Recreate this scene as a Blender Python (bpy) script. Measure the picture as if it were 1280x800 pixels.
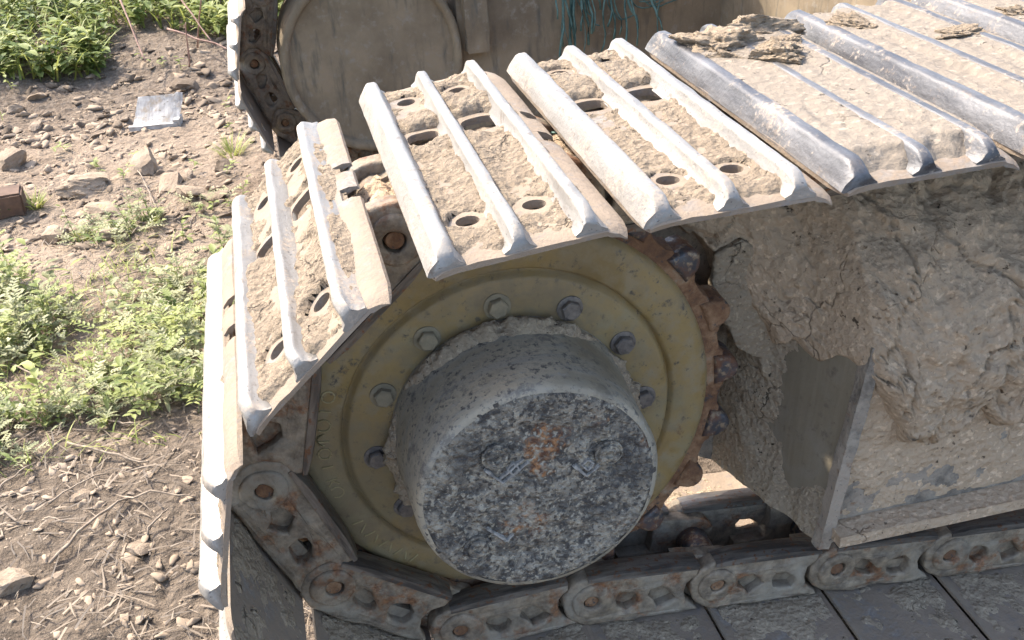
import bpy, bmesh, math, random
from mathutils import Vector, Matrix, noise, Euler
import numpy as np

# ------------------------------------------------------------------ scene, camera, light
sc = bpy.context.scene
col = sc.collection
for o in list(bpy.data.objects):
    bpy.data.objects.remove(o)
PI = math.pi
rad = math.radians

cam_d = bpy.data.cameras.new('camera')
cam = bpy.data.objects.new('camera', cam_d)
col.objects.link(cam)
cam.location = (-0.20503, -1.06152, 0.74089)
cam.rotation_euler = (0.97538, 0.0691, -0.22338)
cam_d.sensor_width = 36
cam_d.lens = 1286.19 / 1280 * 36
cam_d.shift_x = (640 - 618.69) / 1280
cam_d.shift_y = (511.98 - 400) / 1280
cam_d.clip_start = 0.02
cam_d.clip_end = 500
sc.camera = cam

SUN_DIR = Vector((-0.46, 0.46, 0.78)).normalized()      # towards the sun
world = bpy.data.worlds.new('World')
sc.world = world
world.use_nodes = True
wn = world.node_tree
wn.nodes.clear()
sky = wn.nodes.new('ShaderNodeTexSky')
sky.sky_type = 'NISHITA'
sky.sun_disc = False
sky.sun_elevation = math.asin(SUN_DIR.z)
sky.sun_rotation = math.atan2(SUN_DIR.x, SUN_DIR.y)
sky.air_density = 0.8
sky.dust_density = 2.6
sky.ozone_density = 0.0
bg = wn.nodes.new('ShaderNodeBackground')
bg.inputs['Strength'].default_value = 0.15
wo = wn.nodes.new('ShaderNodeOutputWorld')
wn.links.new(sky.outputs[0], bg.inputs['Color'])
wn.links.new(bg.outputs[0], wo.inputs['Surface'])

sun_d = bpy.data.lights.new('sun', 'SUN')
sun_d.energy = 2.0
sun_d.angle = rad(1.0)
sun_d.color = (1.0, 0.93, 0.83)
sun = bpy.data.objects.new('sun', sun_d)
col.objects.link(sun)
sun.rotation_euler = (-SUN_DIR).to_track_quat('-Z', 'Y').to_euler()
sun.location = (-3, 2, 5)

sc.view_settings.view_transform = 'Standard'
sc.view_settings.look = 'None'
sc.view_settings.gamma = 1
sc.view_settings.exposure = 2.08
sc.view_settings.use_curve_mapping = False

# ------------------------------------------------------------------ helpers
def link(o, parent=None):
    col.objects.link(o)
    if parent is not None:
        o.parent = parent
    return o

def obj(name, me, mat, parent=None, loc=None, rot=None, smooth=None):
    if mat is not None and not me.materials:
        me.materials.append(mat)
    o = bpy.data.objects.new(name, me)
    link(o, parent)
    if loc is not None: o.location = loc
    if rot is not None: o.rotation_euler = rot
    if smooth is not None: shade(me, smooth)
    return o

def shade(me, ang=40):
    """smooth shading with edges sharper than ang kept sharp"""
    me.polygons.foreach_set('use_smooth', [True] * len(me.polygons))
    bm = bmesh.new(); bm.from_mesh(me)
    for e in bm.edges:
        if len(e.link_faces) == 2:
            try:
                e.smooth = e.calc_face_angle() < rad(ang)
            except ValueError:
                e.smooth = True
        else:
            e.smooth = False
    bm.to_mesh(me); bm.free()

def tag(o, label=None, cat=None, group=None, kind=None):
    if label: o['label'] = label
    if cat: o['category'] = cat
    if group: o['group'] = group
    if kind: o['kind'] = kind
    return o

def empty(name, loc=(0, 0, 0)):
    o = bpy.data.objects.new(name, None)
    col.objects.link(o); o.location = loc
    o.empty_display_size = 0.05
    return o

def mesh(name, verts, faces):
    me = bpy.data.meshes.new(name)
    me.from_pydata([tuple(v) for v in verts], [], faces)
    me.update()
    return me

def mesh_np(name, V, F):
    """V (n,3) float array, F (m,k) int array of equal-sided faces"""
    me = bpy.data.meshes.new(name)
    V = np.asarray(V, dtype=np.float32); F = np.asarray(F, dtype=np.int32)
    me.vertices.add(len(V)); me.vertices.foreach_set('co', V.ravel())
    k = F.shape[1]
    me.loops.add(F.size); me.loops.foreach_set('vertex_index', F.ravel())
    me.polygons.add(len(F))
    me.polygons.foreach_set('loop_start', np.arange(0, F.size, k, dtype=np.int32))
    try:
        me.polygons.foreach_set('loop_total', np.full(len(F), k, dtype=np.int32))
    except Exception:
        pass
    me.update(calc_edges=True)
    me.validate()
    return me

def fbm(x, y, z=0.0, octv=4, H=0.8):
    return noise.fractal(Vector((x, y, z)), H, 2.1, octv)

def join_bm(bm, me):
    bm.from_mesh(me)

def bm_mesh(name, bm, recalc=True):
    if recalc:
        bmesh.ops.recalc_face_normals(bm, faces=bm.faces[:])
    me = bpy.data.meshes.new(name)
    bm.to_mesh(me); bm.free()
    return me

def lathe_bm(bm, prof, n=64, cap_first=False, cap_last=False, jitter=0.0, seed=0):
    """profile of (radius, y) turned about the Y axis"""
    rings = []
    for j, (r, y) in enumerate(prof):
        ring = []
        for i in range(n):
            a = 2 * PI * i / n
            rr = r
            if jitter:
                rr += jitter * fbm(math.cos(a) * 3 + seed, math.sin(a) * 3, y * 40 + j * .7, 3)
            ring.append(bm.verts.new((rr * math.cos(a), y, rr * math.sin(a))))
        rings.append(ring)
    for a, b in zip(rings, rings[1:]):
        for i in range(n):
            bm.faces.new((a[i], a[(i + 1) % n], b[(i + 1) % n], b[i]))
    if cap_first: bm.faces.new(rings[0])
    if cap_last: bm.faces.new(rings[-1])
    return rings

def curve_plate(outline, holes, y0, y1, bevel=0.0, bres=2):
    """filled 2-D outline in the XZ plane, extruded from y0 to y1 (with bevelled edges)"""
    cu = bpy.data.curves.new('tmp', 'CURVE')
    cu.dimensions = '2D'; cu.fill_mode = 'BOTH'
    half = abs(y1 - y0) / 2
    cu.extrude = max(half - bevel, 1e-4)
    cu.bevel_depth = bevel; cu.bevel_resolution = bres; cu.offset = -bevel
    for pts in [outline] + list(holes):
        sp = cu.splines.new('POLY'); sp.points.add(len(pts) - 1)
        for p, (x, z) in zip(sp.points, pts):
            p.co = (x, z, 0, 1)
        sp.use_cyclic_u = True
    ob = bpy.data.objects.new('tmp', cu); col.objects.link(ob)
    dg = bpy.context.evaluated_depsgraph_get(); dg.update()
    me = bpy.data.meshes.new_from_object(ob.evaluated_get(dg))
    bpy.data.objects.remove(ob); bpy.data.curves.remove(cu)
    ym = (y0 + y1) / 2
    for vtx in me.vertices:
        x, z, d = vtx.co
        vtx.co = (x, ym + d, z)
    me.materials.clear()
    bm = bmesh.new(); bm.from_mesh(me)
    bmesh.ops.remove_doubles(bm, verts=bm.verts[:], dist=1e-5)
    bmesh.ops.recalc_face_normals(bm, faces=bm.faces[:])
    bm.to_mesh(me); bm.free()
    return me

def box_bm(bm, x0, x1, y0, y1, z0, z1):
    vs = [bm.verts.new(p) for p in ((x0,y0,z0),(x1,y0,z0),(x1,y1,z0),(x0,y1,z0),(x0,y0,z1),(x1,y0,z1),(x1,y1,z1),(x0,y1,z1))]
    for f in ((0,3,2,1),(4,5,6,7),(0,1,5,4),(1,2,6,5),(2,3,7,6),(3,0,4,7)):
        bm.faces.new([vs[i] for i in f])
    return vs

def arc(cx, cz, r, a0, a1, n):
    return [(cx + r * math.cos(rad(a0 + (a1 - a0) * i / n)), cz + r * math.sin(rad(a0 + (a1 - a0) * i / n))) for i in range(n + 1)]

def subdiv_noise(me, cuts, amp, freq, seed=0.0, maxlen=None):
    bm = bmesh.new(); bm.from_mesh(me)
    bmesh.ops.triangulate(bm, faces=bm.faces[:])
    for _ in range(cuts):
        es = [e for e in bm.edges if e.calc_length() > (maxlen or 0.0)]
        if es:
            bmesh.ops.subdivide_edges(bm, edges=es, cuts=1, use_grid_fill=True)
            bmesh.ops.triangulate(bm, faces=bm.faces[:])
    bm.normal_update()
    for vtx in bm.verts:
        n = fbm(vtx.co.x * freq + seed, vtx.co.y * freq, vtx.co.z * freq, 4)
        vtx.co += vtx.normal * amp * n
    bm.to_mesh(me); bm.free()

# ------------------------------------------------------------------ materials
class NT:
    def __init__(self, name):
        m = bpy.data.materials.new(name); m.use_nodes = True
        self.m = m; self.t = m.node_tree; self.t.nodes.clear()
        self.out = self.t.nodes.new('ShaderNodeOutputMaterial')
        self.b = self.t.nodes.new('ShaderNodeBsdfPrincipled')
        self.t.links.new(self.b.outputs[0], self.out.inputs[0])
        tc = self.t.nodes.new('ShaderNodeTexCoord')
        oi = self.t.nodes.new('ShaderNodeObjectInfo')
        mul = self.t.nodes.new('ShaderNodeVectorMath'); mul.operation = 'SCALE'
        mul.inputs[0].default_value = (7.3, 3.1, 5.7)
        self.t.links.new(oi.outputs['Random'], mul.inputs['Scale'])
        add = self.t.nodes.new('ShaderNodeVectorMath'); add.operation = 'ADD'
        self.t.links.new(tc.outputs['Object'], add.inputs[0]); self.t.links.new(mul.outputs[0], add.inputs[1])
        self.co = add.outputs[0]; self.raw = tc.outputs['Object']; self.rnd = oi.outputs['Random']
    def L(self, a, b): self.t.links.new(a, b)
    def stretch(self, sx, sy, sz, raw=False):
        n = self.t.nodes.new('ShaderNodeVectorMath'); n.operation = 'MULTIPLY'
        self.L(self.raw if raw else self.co, n.inputs[0]); n.inputs[1].default_value = (sx, sy, sz)
        return n.outputs[0]
    def noise(self, scale, detail=5, rough=.6, dist=0.0, co=None):
        n = self.t.nodes.new('ShaderNodeTexNoise')
        n.inputs['Scale'].default_value = scale; n.inputs['Detail'].default_value = detail
        n.inputs['Roughness'].default_value = rough; n.inputs['Distortion'].default_value = dist
        self.L(co or self.co, n.inputs['Vector']); return n.outputs['Fac']
    def voro(self, scale, feature='F1', co=None, out='Distance'):
        n = self.t.nodes.new('ShaderNodeTexVoronoi'); n.feature = feature
        n.inputs['Scale'].default_value = scale
        self.L(co or self.co, n.inputs['Vector']); return n.outputs[out]
    def ramp(self, fac, p0, p1, c0=(0,0,0), c1=(1,1,1)):
        if p0 > p1: p0, p1, c0, c1 = p1, p0, c1, c0
        n = self.t.nodes.new('ShaderNodeValToRGB')
        e = n.color_ramp.elements
        e[0].position = p0; e[1].position = p1
        e[0].color = (*c0, 1); e[1].color = (*c1, 1)
        self.L(fac, n.inputs[0]); return n.outputs[0]
    def ramp_n(self, fac, stops):
        n = self.t.nodes.new('ShaderNodeValToRGB')
        e = n.color_ramp.elements
        while len(e) < len(stops): e.new(0.5)
        for el, (p, c) in zip(e, stops):
            el.position = p; el.color = (*c, 1)
        self.L(fac, n.inputs[0]); return n.outputs[0]
    def mix(self, fac, a, b):
        n = self.t.nodes.new('ShaderNodeMix'); n.data_type = 'RGBA'
        if isinstance(fac, (int, float)): n.inputs[0].default_value = fac
        else: self.L(fac, n.inputs[0])
        for v, s in ((a, n.inputs[6]), (b, n.inputs[7])):
            if isinstance(v, tuple): s.default_value = (*v, 1)
            else: self.L(v, s)
        return n.outputs[2]
    def math(self, op, a, b=None):
        n = self.t.nodes.new('ShaderNodeMath'); n.operation = op
        for v, s in ((a, n.inputs[0]), (b, n.inputs[1])):
            if v is None: continue
            if isinstance(v, (int, float)): s.default_value = v
            else: self.L(v, s)
        return n.outputs[0]
    def normal_z(self):
        g = self.t.nodes.new('ShaderNodeNewGeometry')
        s = self.t.nodes.new('ShaderNodeSeparateXYZ'); self.L(g.outputs['Normal'], s.inputs[0])
        return s.outputs[2]
    def pointiness(self):
        g = self.t.nodes.new('ShaderNodeNewGeometry'); return g.outputs['Pointiness']
    def bump(self, hs, strength=0.5, dist=0.004):
        """hs: list of (height, weight)"""
        tot = None
        for h, w in hs:
            x = self.math('MULTIPLY', h, w)
            tot = x if tot is None else self.math('ADD', tot, x)
        n = self.t.nodes.new('ShaderNodeBump')
        n.inputs['Strength'].default_value = strength; n.inputs['Distance'].default_value = dist
        self.L(tot, n.inputs['Height']); self.L(n.outputs[0], self.b.inputs['Normal'])
    def fin(self, color, rough=.8, metal=0.0, spec=None):
        for v, k in ((color, 'Base Color'), (rough, 'Roughness'), (metal, 'Metallic')):
            if isinstance(v, tuple): self.b.inputs[k].default_value = (*v, 1)
            elif isinstance(v, (int, float)): self.b.inputs[k].default_value = v
            else: self.L(v, self.b.inputs[k])
        if spec is not None: self.b.inputs['Specular IOR Level'].default_value = spec
        return self.m

DUST = (.26, .20, .14)
DUST2 = (.195, .146, .10)
MUD = (.48, .355, .235)
MUDD = (.28, .20, .125)

def m_dusty_plate():
    n = NT('dusty_steel')
    a = n.noise(9, 8, .65); b = n.noise(60, 6, .6); c = n.noise(220, 4, .6)
    dust = n.mix(n.ramp(a, .35, .65), DUST2, DUST)
    dust = n.mix(n.ramp(b, .57, .66), dust, (.20, .16, .125))
    dust = n.mix(n.math('MULTIPLY', n.ramp(n.noise(24, 7, .75), .56, .66), .7), dust, (.19, .165, .14))
    steel = n.mix(n.ramp(c, .3, .7), (.15, .13, .11), (.27, .235, .195))
    k = n.math('ADD', n.math('MULTIPLY', a, .6), n.math('MULTIPLY', b, .4))
    cc = n.mix(n.ramp(k, .38, .47), steel, dust)
    n.bump([(b, 1), (c, .5), (a, 1.5)], .55, .004)
    return n.fin(cc, .85)

def m_grouser(dark=False):
    n = NT('worn_grouser_dark' if dark else 'worn_grouser')
    st = n.stretch(30, 6, 30)
    a = n.noise(14, 6, .65); b = n.noise(1.0, 6, .65, co=st); c = n.noise(160, 5, .65)
    if dark:
        bare = n.mix(n.ramp(b, .35, .65), (.030, .029, .031), (.15, .145, .14))
        k = n.ramp(n.math('ADD', n.math('MULTIPLY', a, .6), n.math('MULTIPLY', c, .4)), .545, .64)
        metal = n.ramp(k, 0, 1, (.25,) * 3, (0,) * 3)
        rough = n.ramp(k, 0, 1, (.46,) * 3, (.85,) * 3)
    else:
        bare = n.mix(n.ramp(b, .3, .7), (.185, .17, .147), (.315, .292, .255))
        k = n.ramp(n.math('ADD', n.math('MULTIPLY', a, .6), n.math('MULTIPLY', c, .4)), .52, .62)
        metal = n.ramp(k, 0, 1, (.35,) * 3, (0,) * 3)
        rough = n.ramp(k, 0, 1, (.5,) * 3, (.85,) * 3)
    cc = n.mix(k, bare, n.mix(n.ramp(c, .3, .7), DUST2, (.36, .30, .235)))
    cc = n.mix(n.math('MULTIPLY', n.ramp(n.noise(34, 7, .75), .58, .66), .8), cc, (.15, .115, .085))
    cc = n.mix(n.ramp(n.noise(240, 3, .6), .64, .70), cc, (.10, .09, .08))
    n.bump([(c, .6), (b, .4), (a, 1)], .45, .003)
    return n.fin(cc, rough, metal)

def m_link(far=False):
    n = NT('rusty_track_link')
    a = n.noise(14, 7, .65); b = n.noise(55, 6, .65); c = n.noise(190, 4, .6)
    grey = n.mix(n.ramp(b, .35, .65), (.12, .092, .064), (.30, .232, .155))
    rust = n.mix(n.ramp(c, .35, .65), (.10, .045, .022), (.26, .125, .055))
    cc = n.mix(n.ramp(n.noise(22, 6, .7), .52, .62), grey, rust)
    cc = n.mix(n.ramp(a, .50, .66), cc, (.28, .24, .18))
    n.bump([(b, 1), (c, .5), (a, 1.5)], .6, .004)
    return n.fin(cc, n.ramp(a, .4, .6, (.55,) * 3, (.85,) * 3), .15)

def m_rail():
    n = NT('rubbed_rail_steel')
    b = n.noise(1, 6, .65, co=n.stretch(12, 90, 90)); c = n.noise(120, 5, .6)
    cc = n.mix(n.ramp(b, .4, .6), (.085, .075, .065), (.21, .185, .155))
    cc = n.mix(n.ramp(c, .56, .66), cc, (.17, .085, .045))
    n.bump([(c, 1)], .35, .002)
    return n.fin(cc, .45, .6)

def m_yellow():
    n = NT('dusty_ochre_paint')
    a = n.noise(11, 7, .65); b = n.noise(48, 6, .6); c = n.noise(200, 4, .6)
    paint = n.mix(n.ramp(a, .35, .65), (.20, .132, .046), (.305, .208, .080))
    paint = n.mix(n.ramp(b, .46, .64), paint, (.245, .185, .10))
    paint = n.mix(n.ramp(n.noise(6, 5, .6), .5, .68), paint, (.22, .185, .10))
    cc = n.mix(n.ramp(n.noise(26, 6, .7, .5), .63, .70), paint, (.13, .065, .03))
    cc = n.mix(n.ramp(n.noise(70, 6, .75), .58, .66), cc, (.075, .06, .042))
    cc = n.mix(n.math('MULTIPLY', n.ramp(n.noise(11, 8, .72), .50, .64), .75), cc, (.16, .118, .068))
    cc = n.mix(n.math('MULTIPLY', n.ramp(n.noise(4, 6, .65), .48, .62), .6), cc, (.17, .125, .066))
    n.bump([(b, 1), (c, .5), (a, 1)], .35, .003)
    return n.fin(cc, n.ramp(b, .4, .6, (.5,) * 3, (.75,) * 3))

def m_rust():
    n = NT('scaly_rust')
    a = n.noise(30, 7, .7); b = n.noise(90, 5, .65)
    cc = n.ramp_n(a, [(.3, (.06, .03, .018)), (.47, (.15, .072, .032)), (.58, (.24, .135, .068)), (.70, (.26, .20, .135))])
    cc = n.mix(n.ramp(b, .58, .66), cc, (.05, .04, .035))
    n.bump([(a, 1.5), (b, 1)], .8, .004)
    return n.fin(cc, .85)

def m_tooth():
    n = NT('rubbed_tooth_steel')
    a = n.noise(35, 6, .7); b = n.noise(110, 5, .6)
    cc = n.mix(n.ramp(a, .42, .60), (.055, .058, .065), (.15, .07, .035))
    cc = n.mix(n.ramp(b, .52, .64), cc, (.25, .185, .12))
    n.bump([(a, 1), (b, .6)], .6, .003)
    return n.fin(cc, n.ramp(a, .42, .58, (.35,) * 3, (.8,) * 3), .35)

def m_hub():
    n = NT('greasy_hub_casting')
    st = n.stretch(9, 60, 9)
    a = n.noise(10, 7, .65); b = n.noise(1.0, 6, .65, co=st); c = n.noise(140, 5, .65)
    cc = n.mix(n.ramp(a, .38, .62), (.235, .205, .15), (.40, .34, .24))
    cc = n.mix(n.ramp(b, .45, .68), cc, (.27, .25, .205))
    cc = n.mix(n.ramp(c, .54, .64), cc, (.07, .065, .06))
    cc = n.mix(n.math('MULTIPLY', n.ramp(n.noise(20, 8, .75), .53, .62), .7), cc, (.085, .082, .078))
    cc = n.mix(n.ramp(n.noise(70, 6, .75), .58, .66), cc, (.32, .295, .245))
    cc = n.mix(n.ramp(n.noise(6, 4, .6), .56, .70), cc, (.21, .17, .11))
    n.bump([(c, .7), (b, .6), (a, 1)], .5, .003)
    return n.fin(cc, .62, .1)

def m_cover():
    n = NT('pitted_hub_cover')
    a = n.noise(18, 6, .6); b = n.noise(55, 3, .55); c = n.noise(190, 2, .5); d = n.noise(11, 4, .6); e = n.noise(105, 3, .55)
    cc = n.ramp_n(b, [(.34, (.060, .053, .045)), (.46, (.115, .102, .083)), (.55, (.185, .163, .128)), (.68, (.27, .235, .178))])
    cc = n.mix(n.math('MULTIPLY', n.ramp(e, .56, .64), .75), cc, (.34, .30, .225))
    cc = n.mix(n.math('MULTIPLY', n.ramp(c, .56, .62), .85), cc, (.040, .036, .032))
    cc = n.mix(n.math('MULTIPLY', n.ramp(c, .41, .34), .75), cc, (.37, .325, .245))
    rust = n.mix(n.ramp(e, .42, .58), (.10, .036, .013), (.37, .17, .062))
    cc = n.mix(n.math('MULTIPLY', n.ramp(n.noise(13, 6, .7), .57, .64), n.math('MULTIPLY', n.ramp(c, .38, .54), .8)), cc, rust)
    cc = n.mix(n.math('MULTIPLY', n.ramp(d, .55, .64), n.math('MULTIPLY', n.ramp(e, .40, .52), .8)), cc, (.33, .29, .22))
    cc = n.mix(n.math('MULTIPLY', n.ramp(n.noise(9, 4, .6), .52, .62), .6), cc, (.055, .050, .045))
    n.bump([(b, 1.6), (c, .9), (a, 1), (e, 1)], 1.0, .006)
    return n.fin(cc, .85)

def m_mud(name='dry_mud', lo=MUDD, hi=MUD, scale=1.0, bump=.9):
    n = NT(name)
    a = n.noise(7 * scale, 8, .65); b = n.noise(42 * scale, 8, .7); c = n.noise(170 * scale, 5, .65); v = n.voro(95 * scale)
    cc = n.mix(n.ramp(a, .35, .65), tuple(.75 * x + .25 * y for x, y in zip(hi, lo)), hi)
    cc = n.mix(n.ramp(b, .60, .72), cc, lo)
    cc = n.mix(n.ramp(b, .40, .30), cc, tuple(min(1, x * 1.22) for x in hi))
    cc = n.mix(n.ramp(c, .62, .74), cc, tuple(x * .55 for x in lo))
    wv = n.t.nodes.new('ShaderNodeVectorMath'); wv.operation = 'MULTIPLY_ADD'
    nz = n.t.nodes.new('ShaderNodeTexNoise'); nz.inputs['Scale'].default_value = 18 * scale; nz.inputs['Detail'].default_value = 4
    n.L(n.co, nz.inputs['Vector']); n.L(nz.outputs['Color'], wv.inputs[0]); wv.inputs[1].default_value = (.09 / scale,) * 3; n.L(n.co, wv.inputs[2])
    ck = n.voro(11 * scale, 'DISTANCE_TO_EDGE', co=wv.outputs[0])
    crack = n.math('MULTIPLY', n.ramp(ck, .0, .022, (.8, .8, .8), (0, 0, 0)), n.ramp(n.noise(5 * scale, 3, .6), .52, .66))
    cc = n.mix(crack, cc, tuple(x * .5 for x in lo))
    pit = n.math('MULTIPLY', n.ramp(n.noise(85 * scale, 3, .6), .64, .69), n.ramp(n.noise(14 * scale, 4, .6), .48, .58))
    cc = n.mix(pit, cc, tuple(x * .35 for x in lo))
    cc = n.mix(n.ramp(n.noise(120 * scale, 2, .5), .60, .66), cc, tuple(x * 1.25 for x in hi))
    n.bump([(a, 1), (b, 1.2), (c, .45), (v, .6), (crack, -.7), (pit, -.8)], bump, .008)
    return n.fin(cc, .95, 0, .25)

def m_frame():
    n = NT('mud_stained_frame_steel')
    a = n.noise(9, 8, .68); b = n.noise(45, 7, .7); c = n.noise(190, 5, .65)
    cc = n.mix(n.ramp(b, .38, .62), (.125, .105, .082), (.30, .255, .195))
    cc = n.mix(n.ramp(a, .44, .60), cc, (.31, .25, .185))
    cc = n.mix(n.ramp(n.noise(24, 6, .7), .59, .68), cc, (.20, .11, .055))
    cc = n.mix(n.ramp(c, .60, .72), cc, (.06, .055, .055))
    n.bump([(b, 1), (c, .6), (a, 1.5)], .7, .005)
    return n.fin(cc, .85)

def m_endplate():
    n = NT('streaked_dusty_plate')
    b = n.noise(1, 6, .6, co=n.stretch(110, 110, 9)); a = n.noise(8, 6, .6); c = n.noise(180, 4, .6)
    cc = n.mix(n.ramp(b, .2, .8), (.165, .132, .085), (.205, .165, .108))
    cc = n.mix(n.ramp(a, .45, .62), cc, (.21, .18, .135))
    cc = n.mix(n.ramp(n.noise(50, 6, .7), .56, .68), cc, (.12, .095, .065))
    n.bump([(b, .8), (c, .5)], .4, .003)
    return n.fin(cc, .88)

def m_far_disc():
    n = NT('dusty_motor_guard')
    a = n.noise(6, 7, .65); b = n.noise(34, 6, .65)
    st = n.noise(1, 5, .65, co=n.stretch(40, 40, 7))
    cc = n.mix(n.ramp(a, .35, .65), (.145, .108, .065), (.25, .19, .117))
    cc = n.mix(n.ramp(b, .55, .68), cc, (.24, .20, .145))
    cc = n.mix(n.ramp(st, .54, .72), cc, (.105, .09, .063))
    n.bump([(b, 1), (a, 1)], .5, .004)
    return n.fin(cc, .88)

def m_soil():
    n = NT('soil')
    a = n.noise(1.1, 8, .65); b = n.noise(9, 8, .7); c = n.noise(45, 6, .68); d = n.noise(170, 4, .65); v = n.voro(38)
    cc = n.mix(n.ramp(a, .38, .62), (.235, .175, .122), (.36, .278, .20))
    cc = n.mix(n.ramp(b, .56, .70), cc, (.21, .165, .12))
    cc = n.mix(n.ramp(c, .58, .70), cc, (.20, .16, .12))
    cc = n.mix(n.ramp(c, .42, .32), cc, (.37, .295, .22))
    cc = n.mix(n.ramp(d, .62, .72), cc, (.11, .085, .06))
    # damp, littered soil close to the machine
    sep = n.t.nodes.new('ShaderNodeSeparateXYZ'); n.L(n.raw, sep.inputs[0])
    near = n.ramp(n.math('ADD', n.math('MULTIPLY', sep.outputs[1], .55), n.math('MULTIPLY', b, .5)), .62, .92, (1, 1, 1), (0, 0, 0))
    bank = n.math('MULTIPLY', n.ramp(n.math('ADD', n.math('MULTIPLY', sep.outputs[1], .25), n.math('MULTIPLY', a, .25)), .84, .95), .8)
    cc = n.mix(bank, cc, n.mix(n.ramp(c, .4, .6), (.12, .09, .065), (.25, .20, .15)))
    cc = n.mix(n.math('MULTIPLY', near, .8), cc, n.mix(n.ramp(c, .4, .6), (.075, .058, .042), (.20, .158, .115)))
    n.bump([(b, 1.5), (c, 1), (d, .4), (v, .6)], 1.0, .02)
    return n.fin(cc, .95, 0, .2)

def m_clod(name='clod_earth', hi=(.36, .28, .20), lo=(.25, .19, .132)):
    n = NT(name)
    b = n.noise(1.6, 8, .7); c = n.noise(6.5, 6, .68)
    cc = n.mix(n.ramp(b, .38, .62), lo, hi)
    cc = n.mix(n.ramp(c, .60, .72), cc, tuple(x * .6 for x in lo))
    n.bump([(b, 1.2), (c, .6)], .8, .008)
    return n.fin(cc, .95, 0, .2)

def m_leaf(name, c0, c1, trans=.35):
    n = NT(name)
    at = n.t.nodes.new('ShaderNodeAttribute'); at.attribute_name = 'tint'
    cc = n.mix(at.outputs['Fac'], c0, c1)
    n.fin(cc, .55, 0, .35)
    tr = n.t.nodes.new('ShaderNodeBsdfTranslucent'); n.L(cc, tr.inputs[0])
    mx = n.t.nodes.new('ShaderNodeMixShader'); mx.inputs[0].default_value = trans
    n.L(n.b.outputs[0], mx.inputs[1]); n.L(tr.outputs[0], mx.inputs[2]); n.L(mx.outputs[0], n.out.inputs[0])
    return n.m

def m_plain(name, c0, c1, scale=40, rough=.8, metal=0.0, bump=.3):
    n = NT(name)
    b = n.noise(scale, 6, .65)
    n.bump([(b, 1)], bump, .003)
    return n.fin(n.mix(n.ramp(b, .35, .65), c0, c1), rough, metal)

def m_sheet():
    n = NT('scuffed_dirty_aluminium')
    a = n.noise(14, 6, .65); b = n.noise(60, 4, .6); c = n.noise(1, 4, .6, co=n.stretch(90, 12, 12))
    cc = n.mix(n.ramp(c, .35, .65), (.26, .265, .27), (.42, .425, .43))
    cc = n.mix(n.ramp(a, .50, .62), cc, (.30, .25, .19))
    cc = n.mix(n.ramp(b, .62, .68), cc, (.12, .10, .08))
    n.bump([(a, 1.5), (b, .5)], .5, .004)
    return n.fin(cc, .5, .25)

M = dict(plate=m_dusty_plate(), grouser=m_grouser(), grouser_dark=m_grouser(True), link=m_link(), rail=m_rail(),
         yellow=m_yellow(), rust=m_rust(), tooth=m_tooth(), hub=m_hub(), cover=m_cover(),
         mud=m_mud(), mud_pale=m_mud('dry_pale_mud', (.17, .13, .09), (.29, .228, .16), 1.3, 1.0),
         mud_flat=m_mud('smeared_beige_mud', (.135, .107, .078), (.235, .195, .148), .8, .6),
         mud_lump=m_mud('brown_mud_lump', (.15, .11, .07), (.285, .22, .15), 1.5, .8),
         mud_grey=m_mud('grey_mud_crust', (.18, .138, .092), (.37, .292, .20), 1.4),
         frame=m_frame(), endplate=m_endplate(), disc=m_far_disc(), soil=m_soil(), clod=m_clod(),
         clod_dark=m_clod('dark_clod_earth', (.22, .17, .122), (.12, .09, .062)),
         leaf=m_leaf('weed_leaf', (.10, .15, .03), (.36, .38, .12)),
         leaf_pale=m_leaf('pale_weed_leaf', (.17, .19, .075), (.45, .44, .245)),
         grass=m_leaf('grass_blade', (.14, .20, .035), (.46, .45, .14)),
         straw=m_leaf('dry_straw', (.07, .05, .032), (.27, .205, .135), .1),
         stick=m_plain('dry_stick_bark', (.17, .125, .085), (.34, .27, .19), 60),
         twig=m_plain('reddish_twig', (.22, .12, .085), (.36, .23, .17), 60),
         bolt=m_plain('dusty_bolt_steel', (.085, .075, .07), (.21, .175, .14), 90, .6, .3, .5),
         bolt_mud=m_plain('mud_capped_bolt', (.17, .14, .09), (.25, .205, .13), 60, .85, 0, .6),
         mark=m_plain('chalky_casting_mark', (.12, .115, .105), (.36, .34, .30), 150, .85, 0, .7),
         emboss=m_plain('ochre_casting_letters', (.22, .17, .075), (.33, .27, .14), 80, .6, 0, .4),
         silver=m_sheet(),
         sheet_edge=m_plain('pale_sheet_edge', (.27, .25, .22), (.46, .44, .40), 30, .6, 0, .4),
         brick=m_plain('brown_block', (.085, .048, .028), (.14, .08, .047), 25, .85, 0, .5),
         teal=m_plain('teal_net_cord', (.035, .085, .07), (.12, .20, .165), 50, .7, 0, .2),
         black=m_plain('black_pipe', (.02, .02, .024), (.05, .05, .055), 50, .4, 0, .2))

# ------------------------------------------------------------------ dimensions
HW = 0.2689            # half the shoe width (along Y)
S = 0.06475            # grouser spacing
PITCH = 0.19

# ------------------------------------------------------------------ ground
RND = random.Random(7)
def ground_z(x, y):
    z = -0.462
    z += 0.020 * fbm(x * 1.3 + 3, y * 1.3, 0.2, 4)
    z += 0.012 * fbm(x * 6, y * 6, 1.7, 4)
    z += 0.006 * fbm(x * 24, y * 24, 4.1, 3)
    # low bank of turned earth rising to the weeds behind
    k = min(max((y - 3.05 + 0.25 * fbm(x * .9, 5.5, 0, 2)) / 0.9, 0), 1)
    z += 0.13 * k * k * (3 - 2 * k) * (1 if x < 3 else max(0, 1 - (x - 3)))
    # broken rut edge
    d = (y - 2.25 - 0.10 * math.sin(x * 5)) / 0.16
    z += 0.035 * math.exp(-d * d) * (0.5 + 0.5 * fbm(x * 4, 2, 8, 2))
    # the tracks press into the ground
    return z

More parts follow.
